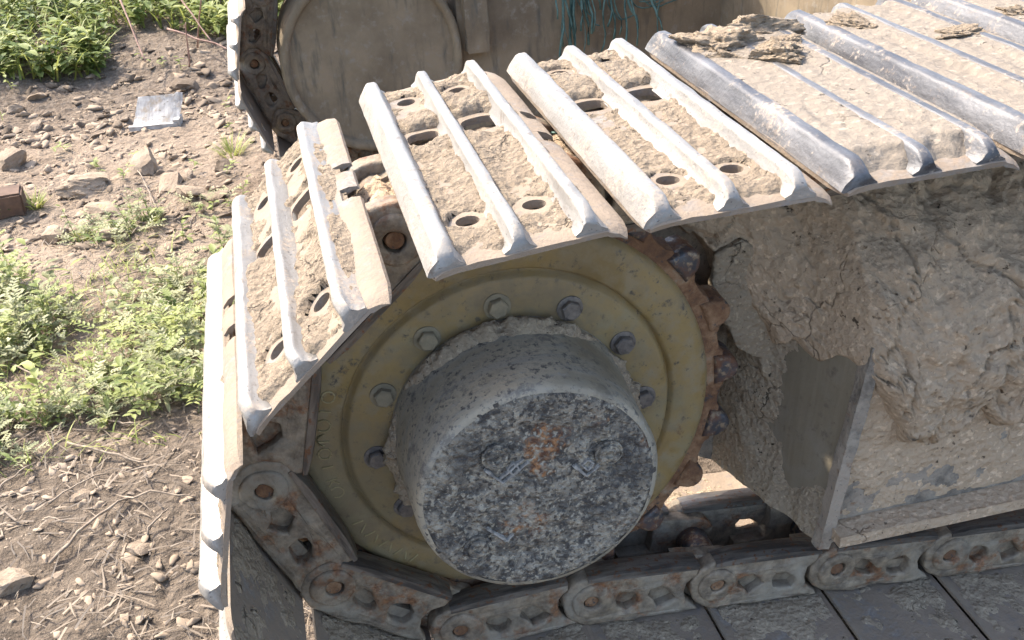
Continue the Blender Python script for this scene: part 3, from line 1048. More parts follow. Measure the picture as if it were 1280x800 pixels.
# cover face
bm = bmesh.new()
NR, NA = 46, 150
prev = None; cen = bm.verts.new((0, -.1660, 0))
for j in range(1, NR + 1):
    r = .1392 * j / NR
    ring = []
    for i in range(NA):
        a = 2 * PI * i / NA
        x, z = r * math.cos(a), r * math.sin(a)
        y = -.1645
        y += -.0026 * fbm(x * 38, z * 38, 3, 5) - .0016 * fbm(x * 120, z * 120, 7, 3)
        y += .0040 * math.exp(-((r - .088) / .012) ** 2) * (1 if abs(math.sin(a * 1.5 + .5)) > .45 else .3)   # worn recess ring
        y += -.0022 * math.exp(-(r / .030) ** 2)
        if r > .131: y += (r - .131) * .45
        ring.append(bm.verts.new((x, y, z)))
    for i in range(NA):
        if prev is None: bm.faces.new((cen, ring[i], ring[(i + 1) % NA]))
        else: bm.faces.new((prev[i], ring[i], ring[(i + 1) % NA], prev[(i + 1) % NA]))
    prev = ring
me = bm_mesh('hub_cover', bm); shade(me, 80)
cover = obj('hub_cover', me, M['cover'], hub)
cover['label'] = 'pitted grey hub cover with rust stains'
# oil plugs on the cover
def plug_mesh(seed):
    bm = bmesh.new()
    lathe_bm(bm, [(.0165, -.1630), (.0168, -.1672), (.0150, -.1680), (.0138, -.1672), (.0125, -.1672), (.0120, -.1700), (.0085, -.1706), (.0055, -.1706), (.0050, -.1680), (.0, -.1680)], 30, jitter=.0006, seed=seed)
    me = bm_mesh('oil_plug', bm); shade(me, 40); return me
for k, (x, z) in enumerate(((-.048, .064), (.081, .040), (-.079, -.060))):
    pm = plug_mesh(k * 3.0); pm.materials.append(M['cover'])
    p = bpy.data.objects.new('oil_plug', pm); link(p, hub); p.location = (x, 0.0, z)
# raised casting brackets beside the plugs
def bracket(pts, w=.0022):
    bm = bmesh.new()
    for (x0, z0), (x1, z1) in zip(pts, pts[1:]):
        dx, dz = x1 - x0, z1 - z0; L_ = math.hypot(dx, dz); nx_, nz_ = -dz / L_ * w, dx / L_ * w
        n = max(2, int(L_ / .006)); rows = []
        for k in range(n + 1):
            t = k / n; x, z = x0 + dx * t, z0 + dz * t
            q = .6 + .5 * fbm(x * 90, z * 90, 2, 2); ex, ez = nx_ * q, nz_ * q
            y1 = -.1682 + .0010 * fbm(x * 110, z * 110, 5, 2)
            rows.append([bm.verts.new(p) for p in ((x - ex * 1.6, -.1635, z - ez * 1.6), (x - ex, y1, z - ez), (x + ex, y1, z + ez), (x + ex * 1.6, -.1635, z + ez * 1.6))])
        for a, b in zip(rows, rows[1:]):
            for k in range(3): bm.faces.new((a[k], a[k + 1], b[k + 1], b[k]))
        bm.faces.new(rows[0]); bm.faces.new(rows[-1])
    me = bm_mesh('casting_bracket', bm); me.materials.append(M['mark'])
    link(bpy.data.objects.new('casting_bracket', me), hub)
bracket([(-.062, .050), (-.043, .027), (-.012, .050)])
bracket([(-.047, .033), (-.018, .055)], .0016)
bracket([(-.037, .045), (-.030, .052), (-.024, .044), (-.031, .037), (-.037, .045)], .0012)
bracket([(.040, .032), (.054, .014), (.070, .026)])
bracket([(.049, .030), (.056, .037), (.063, .030), (.056, .022), (.049, .030)], .0012)
bracket([(-.066, -.034), (-.044, -.058), (-.036, -.050)], .0020)
# mud caked round the hub root
def mud_ring(a0, a1, seed, r0=.151, amp=.017):
    bm = bmesh.new(); rows = []
    n = 120
    for k in range(n + 1):
        t = k / n; a = rad(a0 + (a1 - a0) * t)
        f = math.sin(PI * t) ** .4
        row = []
        for j in range(13):
            q = j / 12
            rr_ = r0 - .004 + .013 * math.sin(PI * (1 - q) * .9) * f
            y = -.024 - .034 * q * f
            d = amp * f * (fbm(math.cos(a) * 9 + seed, math.sin(a) * 9, q * 2.2, 5) * .8 + .20)
            rr_ += d * math.sin(PI * min(1, q * .9 + .1)) * (.3 + .7 * max(0, fbm(a * 5, seed, 1, 2) + .45))
            row.append(bm.verts.new((rr_ * math.cos(a), y - .3 * d, rr_ * math.sin(a))))
        rows.append(row)
    for a, b in zip(rows, rows[1:]):
        for j in range(12): bm.faces.new((a[j], a[j + 1], b[j + 1], b[j]))
    me = bm_mesh('mud_crust', bm); me.polygons.foreach_set('use_smooth', [True] * len(me.polygons))
    return me
for a0, a1, sd in ((40, 150, 1.0), (155, 235, 5.0), (-25, 38, 9.0)):
    me = mud_ring(a0, a1, sd); me.materials.append(M['mud_grey'])
    link(bpy.data.objects.new('mud_crust', me), hub)

# ---- track frame on the right
FY = -.10
tf_me = curve_plate([(.432, .075), (.430, .06), (.420, -.10), (.409, -.235), (.418, -.242), (.60, -.240), (3.2, -.240), (3.2, .075)], [], FY, FY + .018, .002, 1)
shade(tf_me, 40)
frame = obj('track_frame', tf_me, M['frame'], exc)
frame['label'] = 'mud covered box section track frame'
# slanting end plate of the box
bm = bmesh.new()
def quad_plate(P, t):
    """thin slab from four corner points, thickness vector t"""
    a = [bm.verts.new(p) for p in P]; b = [bm.verts.new(Vector(p) + Vector(t)) for p in P]
    bm.faces.new(a); bm.faces.new(b[::-1])
    for k in range(4): bm.faces.new((a[k], b[k], b[(k + 1) % 4], a[(k + 1) % 4]))
quad_plate([(.413, FY + .010, -.238), (.345, .115, -.228), (.365, .115, .15), (.430, FY + .010, .06)], (.014, .004, 0))
me = bm_mesh('end_plate', bm); subdiv_noise(me, 4, .002, 12, 3, .03)
obj('end_plate', me, M['endplate'], frame)
def plate_crust():
    A0 = Vector((.413, FY + .010, -.238)); A1 = Vector((.345, .115, -.228)); B0 = Vector((.430, FY + .010, .06)); B1 = Vector((.365, .115, .15))
    nrm = (A1 - A0).cross(B0 - A0).normalized()
    if nrm.x > 0: nrm = -nrm
    NS, NZ = 70, 90; Vv = []; kp = []
    for j in range(NZ):
        for i in range(NS):
            a, b = i / (NS - 1), j / (NZ - 1)
            p = A0.lerp(A1, a).lerp(B0.lerp(B1, a), b)
            edge = max(a - .50 + .10 * fbm(b * 5, 2, 3, 3), .20 - b + .10 * fbm(a * 5, 7, 1, 3) + .25 * max(0, a - .3))
            t = min(.012, edge * .05) + .003 * fbm(p.x * 40, p.y * 40, p.z * 40, 4)
            kp.append(t > -.0015); Vv.append(p + nrm * t)
    Fc = []
    for j in range(NZ - 1):
        for i in range(NS - 1):
            a = j * NS + i
            if all(kp[q] for q in (a, a + 1, a + NS, a + NS + 1)): Fc.append((a, a + 1, a + NS + 1, a + NS))
    me = mesh('mud_crust', Vv, Fc); me.polygons.foreach_set('use_smooth', [True] * len(me.polygons)); return me
obj('mud_crust', plate_crust(), M['mud_grey'], frame)
# plate carrying the final drive, behind the sprocket
ol = arc(0, 0, .255, 20, 325, 50)
ol = [(.40, -.225), (.37, -.238), (.345, -.235), (.318, -.222), (.296, -.207), (.27, -.20), (.24, -.205)] + arc(0, 0, .300, -42, -320, 50) + [(.28, .18), (.40, .19)]
me = curve_plate(ol, [], .112, .130, .003, 1); shade(me, 40)
obj('mounting_plate', me, M['frame'], frame)
# back side of the box, top and bottom of the box
bm = bmesh.new(); box_bm(bm, .37, 3.2, .132, .150, -.235, .20)
obj('inner_side_plate', bm_mesh('inner_side_plate', bm), M['frame'], frame)
bm = bmesh.new(); box_bm(bm, .455, 3.2, .02, .130, .17, .19)
obj('top_plate', bm_mesh('top_plate', bm), M['frame'], frame)
bm = bmesh.new(); box_bm(bm, .43, 3.2, FY + .020, .130, -.232, -.214)
obj('bottom_plate', bm_mesh('bottom_plate', bm), M['frame'], frame)
# lower ledge catching dust
bm = bmesh.new()
vs = box_bm(bm, .412, 3.2, FY - .036, FY - .0005, -.218, -.200)
me = bm_mesh('ledge', bm); subdiv_noise(me, 5, .0016, 18, 8, .025); shade(me, 45)
obj('ledge', me, M['mud'], frame)
# edge rib on the open end of the side plate
bm = bmesh.new()
rb = [(.437, .075), (.432, .03), (.425, -.03), (.417, -.10), (.408, -.19), (.402, -.240)]
rows = []
for x, z in rb:
    rows.append([bm.verts.new(p) for p in ((x - .004, FY - .010, z), (x + .010, FY - .014, z), (x + .018, FY - .001, z), (x - .004, FY + .008, z))])
for a, b in zip(rows, rows[1:]):
    for k in range(4): bm.faces.new((a[k], a[(k + 1) % 4], b[(k + 1) % 4], b[k]))
bm.faces.new(rows[0]); bm.faces.new(rows[-1])
me = bm_mesh('edge_rib', bm); subdiv_noise(me, 3, .0022, 40, 1, .012); shade(me, 50)
obj('edge_rib', me, M['frame'], frame)
# grease fitting hole with raised lip
bm = bmesh.new()
lathe_bm(bm, [(.050, FY + .001), (.047, FY - .010), (.041, FY - .014), (.034, FY - .012), (.030, FY - .004), (.028, FY + .004), (.0, FY + .004)], 40, jitter=.003, seed=2)
me = bm_mesh('service_port', bm); shade(me, 50)
pt = obj('service_port', me, M['frame'], frame, loc=(.690, 0, .035))
bm = bmesh.new()
lathe_bm(bm, [(.027, FY + .0035), (.026, FY - .004), (.020, FY - .006), (.0, FY - .006)], 24)
me = bm_mesh('port_cap', bm); shade(me, 40)
obj('port_cap', me, M['black'], pt)

# mud heaped on the frame: sloping blanket from the top of the frame down its side
def interp(x, tab):
    if x <= tab[0][0]: return tab[0][1]
    for (a, b), (c, d) in zip(tab, tab[1:]):
        if x <= c: return b + (d - b) * (x - a) / (c - a)
    return tab[-1][1]
def mud_blanket():
    NX, NT_ = 250, 150
    ytab = [(-.20, -.104), (-.10, -.108), (.00, -.122), (.06, -.120), (.11, -.104), (.16, -.070), (.205, -.020), (.245, .045), (.285, .120)]
    hem = [(.235, .225), (.27, .165), (.30, .125), (.335, .070), (.37, .030), (.405, .022), (.43, .040), (.455, -.010), (.50, -.085), (.545, -.105), (.60, -.070), (.64, -.085), (.66, -.01), (.69, .030), (.73, -.02), (.80, -.11), (1.0, -.09), (1.4, -.11)]
    pull = [(.235, 1.0), (.33, 1.0), (.40, .55), (.435, .06), (.47, 0.0)]
    Vv = []
    x0, x1 = .235, 1.40
    for j in range(NT_):
        for i in range(NX):
            s = i / (NX - 1); x = x0 + (x1 - x0) * s ** 1.5
            t = j / (NT_ - 1)
            zh = interp(x, hem) + .020 * fbm(x * 22, 1.3, 6, 3) + .010 * fbm(x * 75, 4.3, 6, 2)
            z = .285 + (zh - .285) * t
            y = interp(z, ytab)
            yb = .070 + .10 * max(0, z - .1)
            p = interp(x, pull)
            y += (max(y, yb) - y) * p
            nb = fbm(x * 5.5 + 2, z * 6.5, y * 5, 3); nm = fbm(x * 17, z * 19 + 4, y * 15, 5, .65); nf = fbm(x * 60, z * 60, y * 60, 4, .6)
            rd = 1 - abs(fbm(x * 8 + 7, z * 7, 2.2, 3)) * 2.4
            cr_ = abs(fbm(x * 13 + 1, z * 10, 9.2, 2))
            h = .026 * nb + .012 * nm + .0050 * nf + .010 * rd - .016 * max(0, 1 - cr_ / .05)
            h += .012
            if x < .44: h = h * .6
            k = max(0, (t - .93) / .07)
            y += .030 * k * k
            Vv.append((x, y - h * .85, z + h * .30))
    Fc = []
    for j in range(NT_ - 1):
        for i in range(NX - 1):
            a = j * NX + i; Fc.append((a, a + 1, a + NX + 1, a + NX))
    me = mesh('mud_crust', Vv, Fc)
    me.polygons.foreach_set('use_smooth', [True] * len(me.polygons))
    return me
obj('mud_crust', mud_blanket(), M['mud'], frame)['label'] = 'thick dried mud heaped along the track frame'
# hanging mud flake beside the sprocket and lower mud lumps on the side plate
def slab_flake(outline, y, th, seed, bend):
    me = curve_plate(outline, [], y - th / 2, y + th / 2, .003, 1)
    subdiv_noise(me, 4, .0065, 16, seed, .010)
    for vtx in me.vertices: vtx.co.y += bend(vtx.co.x, vtx.co.z)
    shade(me, 50); return me
fl = slab_flake([(.295, .150), (.33, .165), (.385, .13), (.395, .06), (.385, .00), (.376, -.045), (.362, -.012), (.343, -.005), (.328, .012), (.318, .045), (.300, .07), (.292, .11)], .048, .012, 4, lambda x, z: -.10 * max(0, x - .33) + .05 * z)
obj('mud_flake', fl, M['mud_grey'], frame)['label'] = 'grey mud flake hanging beside the sprocket'
# thin mud coat on the lower side plate
def mud_coat():
    NX, NZ = 170, 60; Vv = []; kp = []
    for j in range(NZ):
        for i in range(NX):
            x = .432 + .95 * i / (NX - 1); z = -.195 + .235 * j / (NZ - 1)
            q = z / .235
            t = .004 * fbm(x * 7 + 3, z * 9, 4, 4) + .004 * fbm(x * 30, z * 30, 2, 4) + .006 * (q + .55) + .0015
            Vv.append((x, FY - t, z)); kp.append(t > -.001)
    Fc = []
    for j in range(NZ - 1):
        for i in range(NX - 1):
            a = j * NX + i
            if all(kp[k] for k in (a, a + 1, a + NX, a + NX + 1)): Fc.append((a, a + 1, a + NX + 1, a + NX))
    me = mesh('mud_crust', Vv, Fc); me.polygons.foreach_set('use_smooth', [True] * len(me.polygons)); return me
obj('mud_crust', mud_coat(), M['mud'], frame)
# bottom rollers under the frame
def roller_mesh():
    bm = bmesh.new()
    lathe_bm(bm, [(.0, -.075), (.035, -.075), (.045, -.070), (.075, -.060), (.078, -.052), (.066, -.046), (.066, .086), (.078, .092), (.075, .100), (.045, .110), (.0, .110)], 40)
    me = bm_mesh('track_roller', bm); shade(me, 40); return me
rm = roller_mesh(); rm.materials.append(M['tooth'])
for x in (1.05, 1.55, 2.05):
    o = bpy.data.objects.new('track_roller', rm); link(o, exc); o.location = (x, 0, -.272)
    o.scale = (.9, 1, .9)

# ---- the other track of the machine, far side
FARY = 1.965
for k, c in enumerate([C_, B_, A_, G_, H_, J_] + tops + bots):
    sx = .045
    cc = (c[0] + sx, c[1] - .01, c[2])
    shoe(*outward(cc), FARY, [mud_thin, mud_light, None][k % 3] if k < 9 else None, False, k)
    chain_link(*cc, FARY, k + 1, rows=(0, 1))
# far final drive guard
bm = bmesh.new()
lathe_bm(bm, [(.0, 1.7905), (.07, 1.7905), (.12, 1.7915), (.19, 1.7900), (.2200, 1.7880), (.2235, 1.7760), (.2290, 1.7700), (.2390, 1.7690), (.2450, 1.7730), (.2475, 1.785), (.2475, 1.985)], 110, jitter=.002, seed=3)
me = bm_mesh('motor_guard', bm)
for vtx in me.vertices:
    vtx.co.y += .004 * fbm(vtx.co.x * 7, 1, vtx.co.z * 7, 4)
shade(me, 55)
fg = obj('motor_guard', me, M['disc'], exc, loc=(.050, 0, -.012))
fg['label'] = 'round dusty motor guard inside the far track'
# far track frame and the cross member between the tracks
bm = bmesh.new(); box_bm(bm, .29, 3.2, 1.79, 2.10, -.26, .215)
me = bm_mesh('track_frame', bm); subdiv_noise(me, 5, .006, 6, 2, .06); shade(me, 50)
ff = obj('track_frame', me, M['disc'], exc)
ff['label'] = 'dusty frame of the far track'
bm = bmesh.new()
vs = [(.31, 1.785), (.345, 1.735), (.372, 1.735), (.372, 1.785)]
box_bm(bm, .305, .365, 1.742, 1.789, -.02, .34)
me = bm_mesh('hose_bracket', bm); subdiv_noise(me, 4, .006, 18, 6, .02); shade(me, 50)
obj('hose_bracket', me, M['disc'], ff)
bm = bmesh.new()
quad_plate([(1.05, .155, -.05), (2.2, .155, -.05), (2.2, .155, .33), (1.05, .155, .33)], (0, 1.64, 0))
me = bm_mesh('cross_member', bm); subdiv_noise(me, 5, .008, 6, 3, .07); shade(me, 50)
obj('cross_member', me, M['disc'], exc)
# dark pipe lying low behind the chain
def tube(pts, r, n=8, seed=0, taper=1.0, jit=0.0):
    bm = bmesh.new(); rows = []
    P = [Vector(p) for p in pts]
    up = Vector((0, 0, 1))
    for k, p in enumerate(P):
        d = (P[min(k + 1, len(P) - 1)] - P[max(k - 1, 0)]).normalized()
        s = d.cross(up)
        if s.length < 1e-3: s = d.cross(Vector((1, 0, 0)))
        s.normalize(); u = s.cross(d).normalized()
        rr_ = r * (1 + (taper - 1) * k / (len(P) - 1)) * (1 + jit * fbm(k * .9, seed, 3, 2))
        rows.append([bm.verts.new(p + (s * math.cos(2 * PI * q / n) + u * math.sin(2 * PI * q / n)) * rr_) for q in range(n)])
    for a, b in zip(rows, rows[1:]):
        for q in range(n): bm.faces.new((a[q], a[(q + 1) % n], b[(q + 1) % n], b[q]))
    bm.faces.new(rows[0]); bm.faces.new(rows[-1])
    me = bm_mesh('tube', bm); me.polygons.foreach_set('use_smooth', [True] * len(me.polygons)); return me

# ------------------------------------------------------------------ torn teal netting caught on the far frame
nr = random.Random(12)
bm = bmesh.new()
def cord(p0, p1, sag, r, n=9):
    P = []
    for k in range(n + 1):
        t = k / n
        p = Vector(p0).lerp(Vector(p1), t); p.z -= sag * math.sin(PI * t)
        p.x += .012 * fbm(t * 3, p0[0] * 9, p0[2] * 9, 2); p.y += .012 * fbm(t * 3, p0[0] * 7, 4 + p0[2] * 9, 2)
        P.append(p)
    me = tube(P, r, 5); bm.from_mesh(me); bpy.data.meshes.remove(me)
for k in range(26):
    x = nr.uniform(.56, .66) if k < 16 else nr.uniform(.66, .86)
    z0 = nr.uniform(.17, .25)
    cord((x, 1.775 - nr.uniform(0, .03), z0), (x + nr.uniform(-.03, .04), 1.76 - nr.uniform(0, .05), nr.uniform(-.12, .06)), nr.uniform(0, .02), nr.uniform(.0012, .0040))
for k in range(8):
    x = nr.uniform(.55, .85); cord((x, 1.765, nr.uniform(0, .2)), (x + nr.uniform(.04, .16), 1.755, nr.uniform(0, .2)), .03, .002)
me = bm_mesh('torn_netting', bm); me.polygons.foreach_set('use_smooth', [True] * len(me.polygons))
net = obj('torn_netting', me, M['teal'])
tag(net, 'torn teal netting hanging from the dusty frame of the far track', 'netting')
# second tangle stuck in the near chain between two shoes
bm = bmesh.new()
for k in range(22):
    a = (nr.uniform(.085, .125), nr.uniform(.03, .13), nr.uniform(.285, .335)); b = (a[0] + nr.uniform(-.03, .03), a[1] + nr.uniform(-.05, .05), nr.uniform(.285, .345))
    cord(a, b, nr.uniform(-.012, .012), nr.uniform(.0009, .0022), 6)
me = bm_mesh('tangled_twine', bm); me.polygons.foreach_set('use_smooth', [True] * len(me.polygons))
tw = obj('tangled_twine', me, M['teal'])
tag(tw, 'tangle of green twine stuck in the gap between two pale track shoes', 'twine')

# ------------------------------------------------------------------ clods of earth
def clod_mesh(seed, sub=3, flat=.6, ang=.35):
    bm = bmesh.new(); bmesh.ops.create_icosphere(bm, subdivisions=sub, radius=1.0)
    r_ = random.Random(seed)
    planes = [(Vector((r_.gauss(0, 1), r_.gauss(0, 1), r_.gauss(0, .7))).normalized(), r_.uniform(.38, .80)) for _ in range(13)]
    for vtx in bm.verts:
        p = vtx.co.copy()
        for n_, d in planes:
            q = p.dot(n_)
            if q > d: p -= n_ * (q - d) * .96
        p *= 1.25 + ang * .55 * fbm(p.x * 2.6 + seed * 3.1, p.y * 2.6, p.z * 2.6, 5)
        p.z *= flat
        vtx.co = p
    me = bm_mesh('soil_clod', bm); shade(me, 24); return me
clod_protos = [clod_mesh(s, 3, f) for s, f in ((1, .55), (2, .6), (3, .45), (4, .6), (5, .40), (6, .6))]
slab = clod_mesh(11, 4, .30, .5)
for c in clod_protos + [slab]: c.materials.append(M['clod'])
clod_dark = [c.copy() for c in clod_protos]
for c in clod_dark: c.materials.clear(); c.materials.append(M['clod_dark'])
CLODS = [  # x, y, width, dark, label
    (-.882, 2.317, .194, 0, 'largest flat pale slab of dry earth, left of the broken rut edge'),
    (-.694, 2.462, .135, 0, 'tilted earth slab just behind and right of the largest slab'),
    (-.576, 2.284, .078, 0, 'small pale clod between the tilted slab and the track'),
    (-.530, 2.151, .114, 0, 'flat clod of earth close to the left end of the track'),
    (-1.168, 3.415, .085, 0, 'pale rounded clod at the foot of the bank, left of the silver sheet'),
    (-1.252, 3.345, .080, 0, 'clod left of the pale rounded one at the foot of the bank'),
    (-1.153, 3.147, .077, 0, 'pale clod in front of the rounded one below the bank'),
    (-1.180, 2.749, .113, 0, 'broad low clod at the left edge above the brown block'),
    (-.800, 2.146, .112, 0, 'clod lying just in front of the largest earth slab'),
    (-.607, 2.239, .100, 0, 'broken clod on the rut edge, left of the flat clod'),
    (-.468, 2.112, .125, 0, 'clod half hidden behind the top of the pale track shoes'),
    (-.428, 2.349, .106, 1, 'dark clod right beside the grass tuft near the far track'),
    (-.757, 1.912, .082, 0, 'lone clod at the rear fringe of the weed patch'),
    (-.936, 1.982, .095, 0, 'clod in front of the brown block at the weed fringe'),
    (-1.288, 3.764, .138, 1, 'dark clod at the far left under the green weeds'),
    (-1.093, 3.670, .120, 1, 'dark clod second from left under the green weeds'),
    (-.990, 3.810, .141, 1, 'dark clod beside the leafy tuft on the brow of the bank'),
    (-.813, 3.476, .100, 1, 'dark clod on the bank directly behind the silver sheet'),
    (-.580, 3.307, .110, 1, 'dark clod among the reddish stalks'),
    (-.719, .641, .043, 0, 'small clod touching the longest dry stick'),
    (-.818, .420, .084, 0, 'flat pale clod at the bottom left corner'),
    (-.595, .448, .057, 0, 'flat clod at the lower end of the dry litter near the track')]
cr = random.Random(5)
for k, (x, y, w, dk, lab) in enumerate(CLODS):
    me = slab if k == 0 else (clod_dark if dk else clod_protos)[k % 6]
    o = obj('soil_clod', me, None, loc=(x, y, ground_z(x, y) + w * (.11 if k == 0 else .04)))
    if k == 0:
        o.scale = (w * .56, w * .40, w * .48); o.rotation_euler = (rad(14), rad(4), rad(12))
    else:
        o.scale = (w * .56, w * cr.uniform(.40, .54), w * cr.uniform(.36, .55)); o.rotation_euler = (cr.uniform(-.3, .3), cr.uniform(-.3, .3), cr.uniform(0, 6.3))
    tag(o, lab, 'clod', 'clods of earth')

# crumbs: far too many to count
def scatter_mesh(name, protos, places, mat):
    Vs, Fs = [], []; off = 0
    for (pv, pf, T) in places:
        Vs.append(pv @ T[:3, :3].T + T[:3, 3]); Fs.append(pf + off); off += len(pv)
    me = mesh_np(name, np.vstack(Vs), np.vstack(Fs)); me.materials.append(mat); return me
def low_clod(seed):
    me = clod_mesh(seed, 2, .6, 1.1)
    v = np.zeros(len(me.vertices) * 3); me.vertices.foreach_get('co', v)
    f = np.array([list(p.vertices) for p in me.polygons])
    bpy.data.meshes.remove(me); return v.reshape(-1, 3), f
lows = [low_clod(s) for s in range(20, 28)]
def xf(loc, rot, sc_):
    Mx = Matrix.Translation(loc) @ Euler(rot).to_matrix().to_4x4() @ Matrix.Diagonal((*sc_, 1))
    return np.array(Mx)
gr = random.Random(21)
pl = []; pl2 = []
for k in range(9000):
    u = gr.random()
    if u < .42: x, y = gr.uniform(-1.7, .1), gr.uniform(1.7, 3.3)
    elif u < .60: x, y = gr.uniform(-1.9, .2), gr.uniform(2.9, 4.2)
    elif u < .90: x, y = gr.uniform(-1.2, .2), gr.uniform(-.2, 1.0)
    else: x, y = gr.uniform(-.3, 1.5), gr.uniform(.1, 1.6)
    s = .0035 + .021 * gr.random() ** 3.6
    if y < 1.0: s *= .7
    if y > 2.9: s *= 1.3
    if noise.noise(Vector((x * 3, y * 3, 7))) < -.15 and gr.random() < .7: continue
    v_, f_ = lows[k % 8]
    T = xf((x, y, ground_z(x, y) + s * .05), (gr.uniform(-.4, .4), gr.uniform(-.4, .4), gr.uniform(0, 6)), (s * 1.2, s * gr.uniform(.5, 1), s * gr.uniform(.45, .8)))
    (pl2 if (gr.random() < (.10 if y < 2.9 else .35)) else pl).append((v_, f_, T))
o = obj('earth_crumbs', scatter_mesh('earth_crumbs', lows, pl, M['clod']), None)
tag(o, 'pale crumbs of dry earth strewn over the ground', 'crumbs', kind='stuff')
o = obj('earth_crumbs', scatter_mesh('earth_crumbs', lows, pl2, M['clod_dark']), None)
tag(o, 'dark damp crumbs of earth strewn over the ground', 'crumbs', kind='stuff')

# ------------------------------------------------------------------ weeds and grass
class Leaves:
    def __init__(self): self.v = []; self.f = []; self.t = []
    def leaf(self, base, d, up, L_, W_, tint, droop=.25):
        """one folded leaf of two rows of quads"""
        d = d.normalized(); s = d.cross(up)
        if s.length < 1e-4: s = Vector((1, 0, 0))
        s.normalize(); n = s.cross(d)
        b = len(self.v)
        for t, w in ((0, .12), (.35, 1.0), (.7, .75), (1.0, .04)):
            c = base + d * (L_ * t) - n * 0 + Vector((0, 0, -droop * L_ * t * t))
            self.v += [c - s * (W_ * w) + n * (W_ * w * .35), c, c + s * (W_ * w) + n * (W_ * w * .35)]
            self.t += [tint] * 3
        for k in range(3):
            a = b + k * 3
            self.f += [(a, a + 1, a + 4, a + 3), (a + 1, a + 2, a + 5, a + 4)]
    def blade(self, base, d, L_, W_, tint, bend):
        side = Vector((d.y, -d.x, 0))
        if side.length < 1e-4: side = Vector((1, 0, 0))
        side.normalize(); b = len(self.v)
        for t, w in ((0, 1), (.4, .85), (.75, .55), (1.0, .08)):
            c = base + d * (L_ * t) + bend * (L_ * t * t)
            self.v += [c - side * (W_ * w), c + side * (W_ * w)]; self.t += [tint] * 2
        for k in range(3):
            a = b + k * 2; self.f.append((a, a + 1, a + 3, a + 2))
    def build(self, name, mat):
        me = mesh_np(name, np.array([tuple(v) for v in self.v]), np.array(self.f))
        at = me.attributes.new('tint', 'FLOAT', 'POINT'); at.data.foreach_set('value', np.clip(np.array(self.t, dtype=np.float32), 0, 1))
        me.polygons.foreach_set('use_smooth', [True] * len(me.polygons))
        me.materials.append(mat)
        return obj(name, me, None)

wr = random.Random(33)
def sprig(Lv, x, y, z, h, nleaf, ll, lw, tint, spread=1.0, pin=False):
    """an upright or sprawling stem with leaves along it"""
    az = wr.uniform(0, 2 * PI); lean = wr.uniform(.1, .9) * spread
    d = Vector((math.cos(az) * lean, math.sin(az) * lean, 1)).normalized()
    p = Vector((x, y, z))
    Lv.blade(p, d, h, .0013, tint * .6, Vector((0, 0, -.15)))
    for k in range(nleaf):
        t = .2 + .8 * (k + wr.random()) / nleaf
        q = p + d * (h * t) + Vector((0, 0, -.15)) * (h * t * t)
        a = wr.uniform(0, 2 * PI)
        ld = Vector((math.cos(a), math.sin(a), wr.uniform(-.1, .8)))
        tt = tint + wr.uniform(-.25, .25)
        l_ = ll * wr.uniform(.6, 1.2)
        if pin:
            # ferny leaf: several narrow leaflets
            for s in range(4):
                c = q + ld.normalized() * (l_ * (s + 1) / 4)
                for sg in (-1, 1):
                    sd = Vector((-ld.y * sg, ld.x * sg, .3)) + ld * .8
                    Lv.leaf(c, sd, Vector((0, 0, 1)), l_ * .38, lw * .55, tt, .2)
        else:
            Lv.leaf(q, ld, Vector((0, 0, 1)), l_, lw * wr.uniform(.7, 1.2), tt)

weeds = Leaves(); pale = Leaves(); bank = Leaves()
# middle patch of low weeds left of the track
for k in range(2300):
    x, y = wr.uniform(-1.35, -.40), wr.uniform(.78, 2.05)
    d = noise.noise(Vector((x * 3.2 + 1, y * 3.2, 2))) + .25 * noise.noise(Vector((x * 9, y * 9, 5)))
    edge = 1 - min(1, abs(y - 1.20) / .62) ** 2
    if d * 1.3 + edge * .85 < .30 + wr.random() * .50: continue
    z = ground_z(x, y)
    tint = .55 + .35 * noise.noise(Vector((x * 2, y * 2, 9))) + wr.uniform(-.35, .35)
    h = wr.uniform(.025, .07) if wr.random() < .75 else wr.uniform(.08, .15)
    if wr.random() < .55:
        sprig(pale, x, y, z, h, wr.randint(4, 7), wr.uniform(.018, .040), wr.uniform(.003, .0055), tint, 1.3, pin=wr.random() < .75)
    else:
        sprig(weeds, x, y, z, h, wr.randint(5, 8), wr.uniform(.018, .032), wr.uniform(.004, .008), tint, 1.3)
for k in range(110):
    x, y = wr.uniform(-1.25, -.42), wr.uniform(.85, 1.75)
    if noise.noise(Vector((x * 3.2 + 1, y * 3.2, 2))) < -.25: continue
    sprig(weeds if k % 3 else pale, x, y, ground_z(x, y), wr.uniform(.09, .19), wr.randint(6, 11), wr.uniform(.030, .055), wr.uniform(.004, .011), wr.uniform(.35, .95), .8, pin=k % 2 == 0)
# tall weeds on the bank behind
for k in range(2300):
    y = 3.55 + 3.0 * wr.random() ** 1.4; x = wr.uniform(-3.4, .25 + max(0, y - 4.6))
    if y < 4.0 and noise.noise(Vector((x * 2.2, y * 2.2, 3))) < (4.0 - y) * .9 - .1 - (.25 if x < -.9 else 0): continue
    z = ground_z(x, y)
    h = wr.uniform(.12, .30) * (1 if y > 4.0 else .65)
    tint = .5 + .5 * noise.noise(Vector((x * 1.6, y * 1.6, 1))) + wr.uniform(-.35, .35)
    sprig(bank, x, y, z, h, wr.randint(7, 12), wr.uniform(.04, .085), wr.uniform(.009, .020), tint, .7)
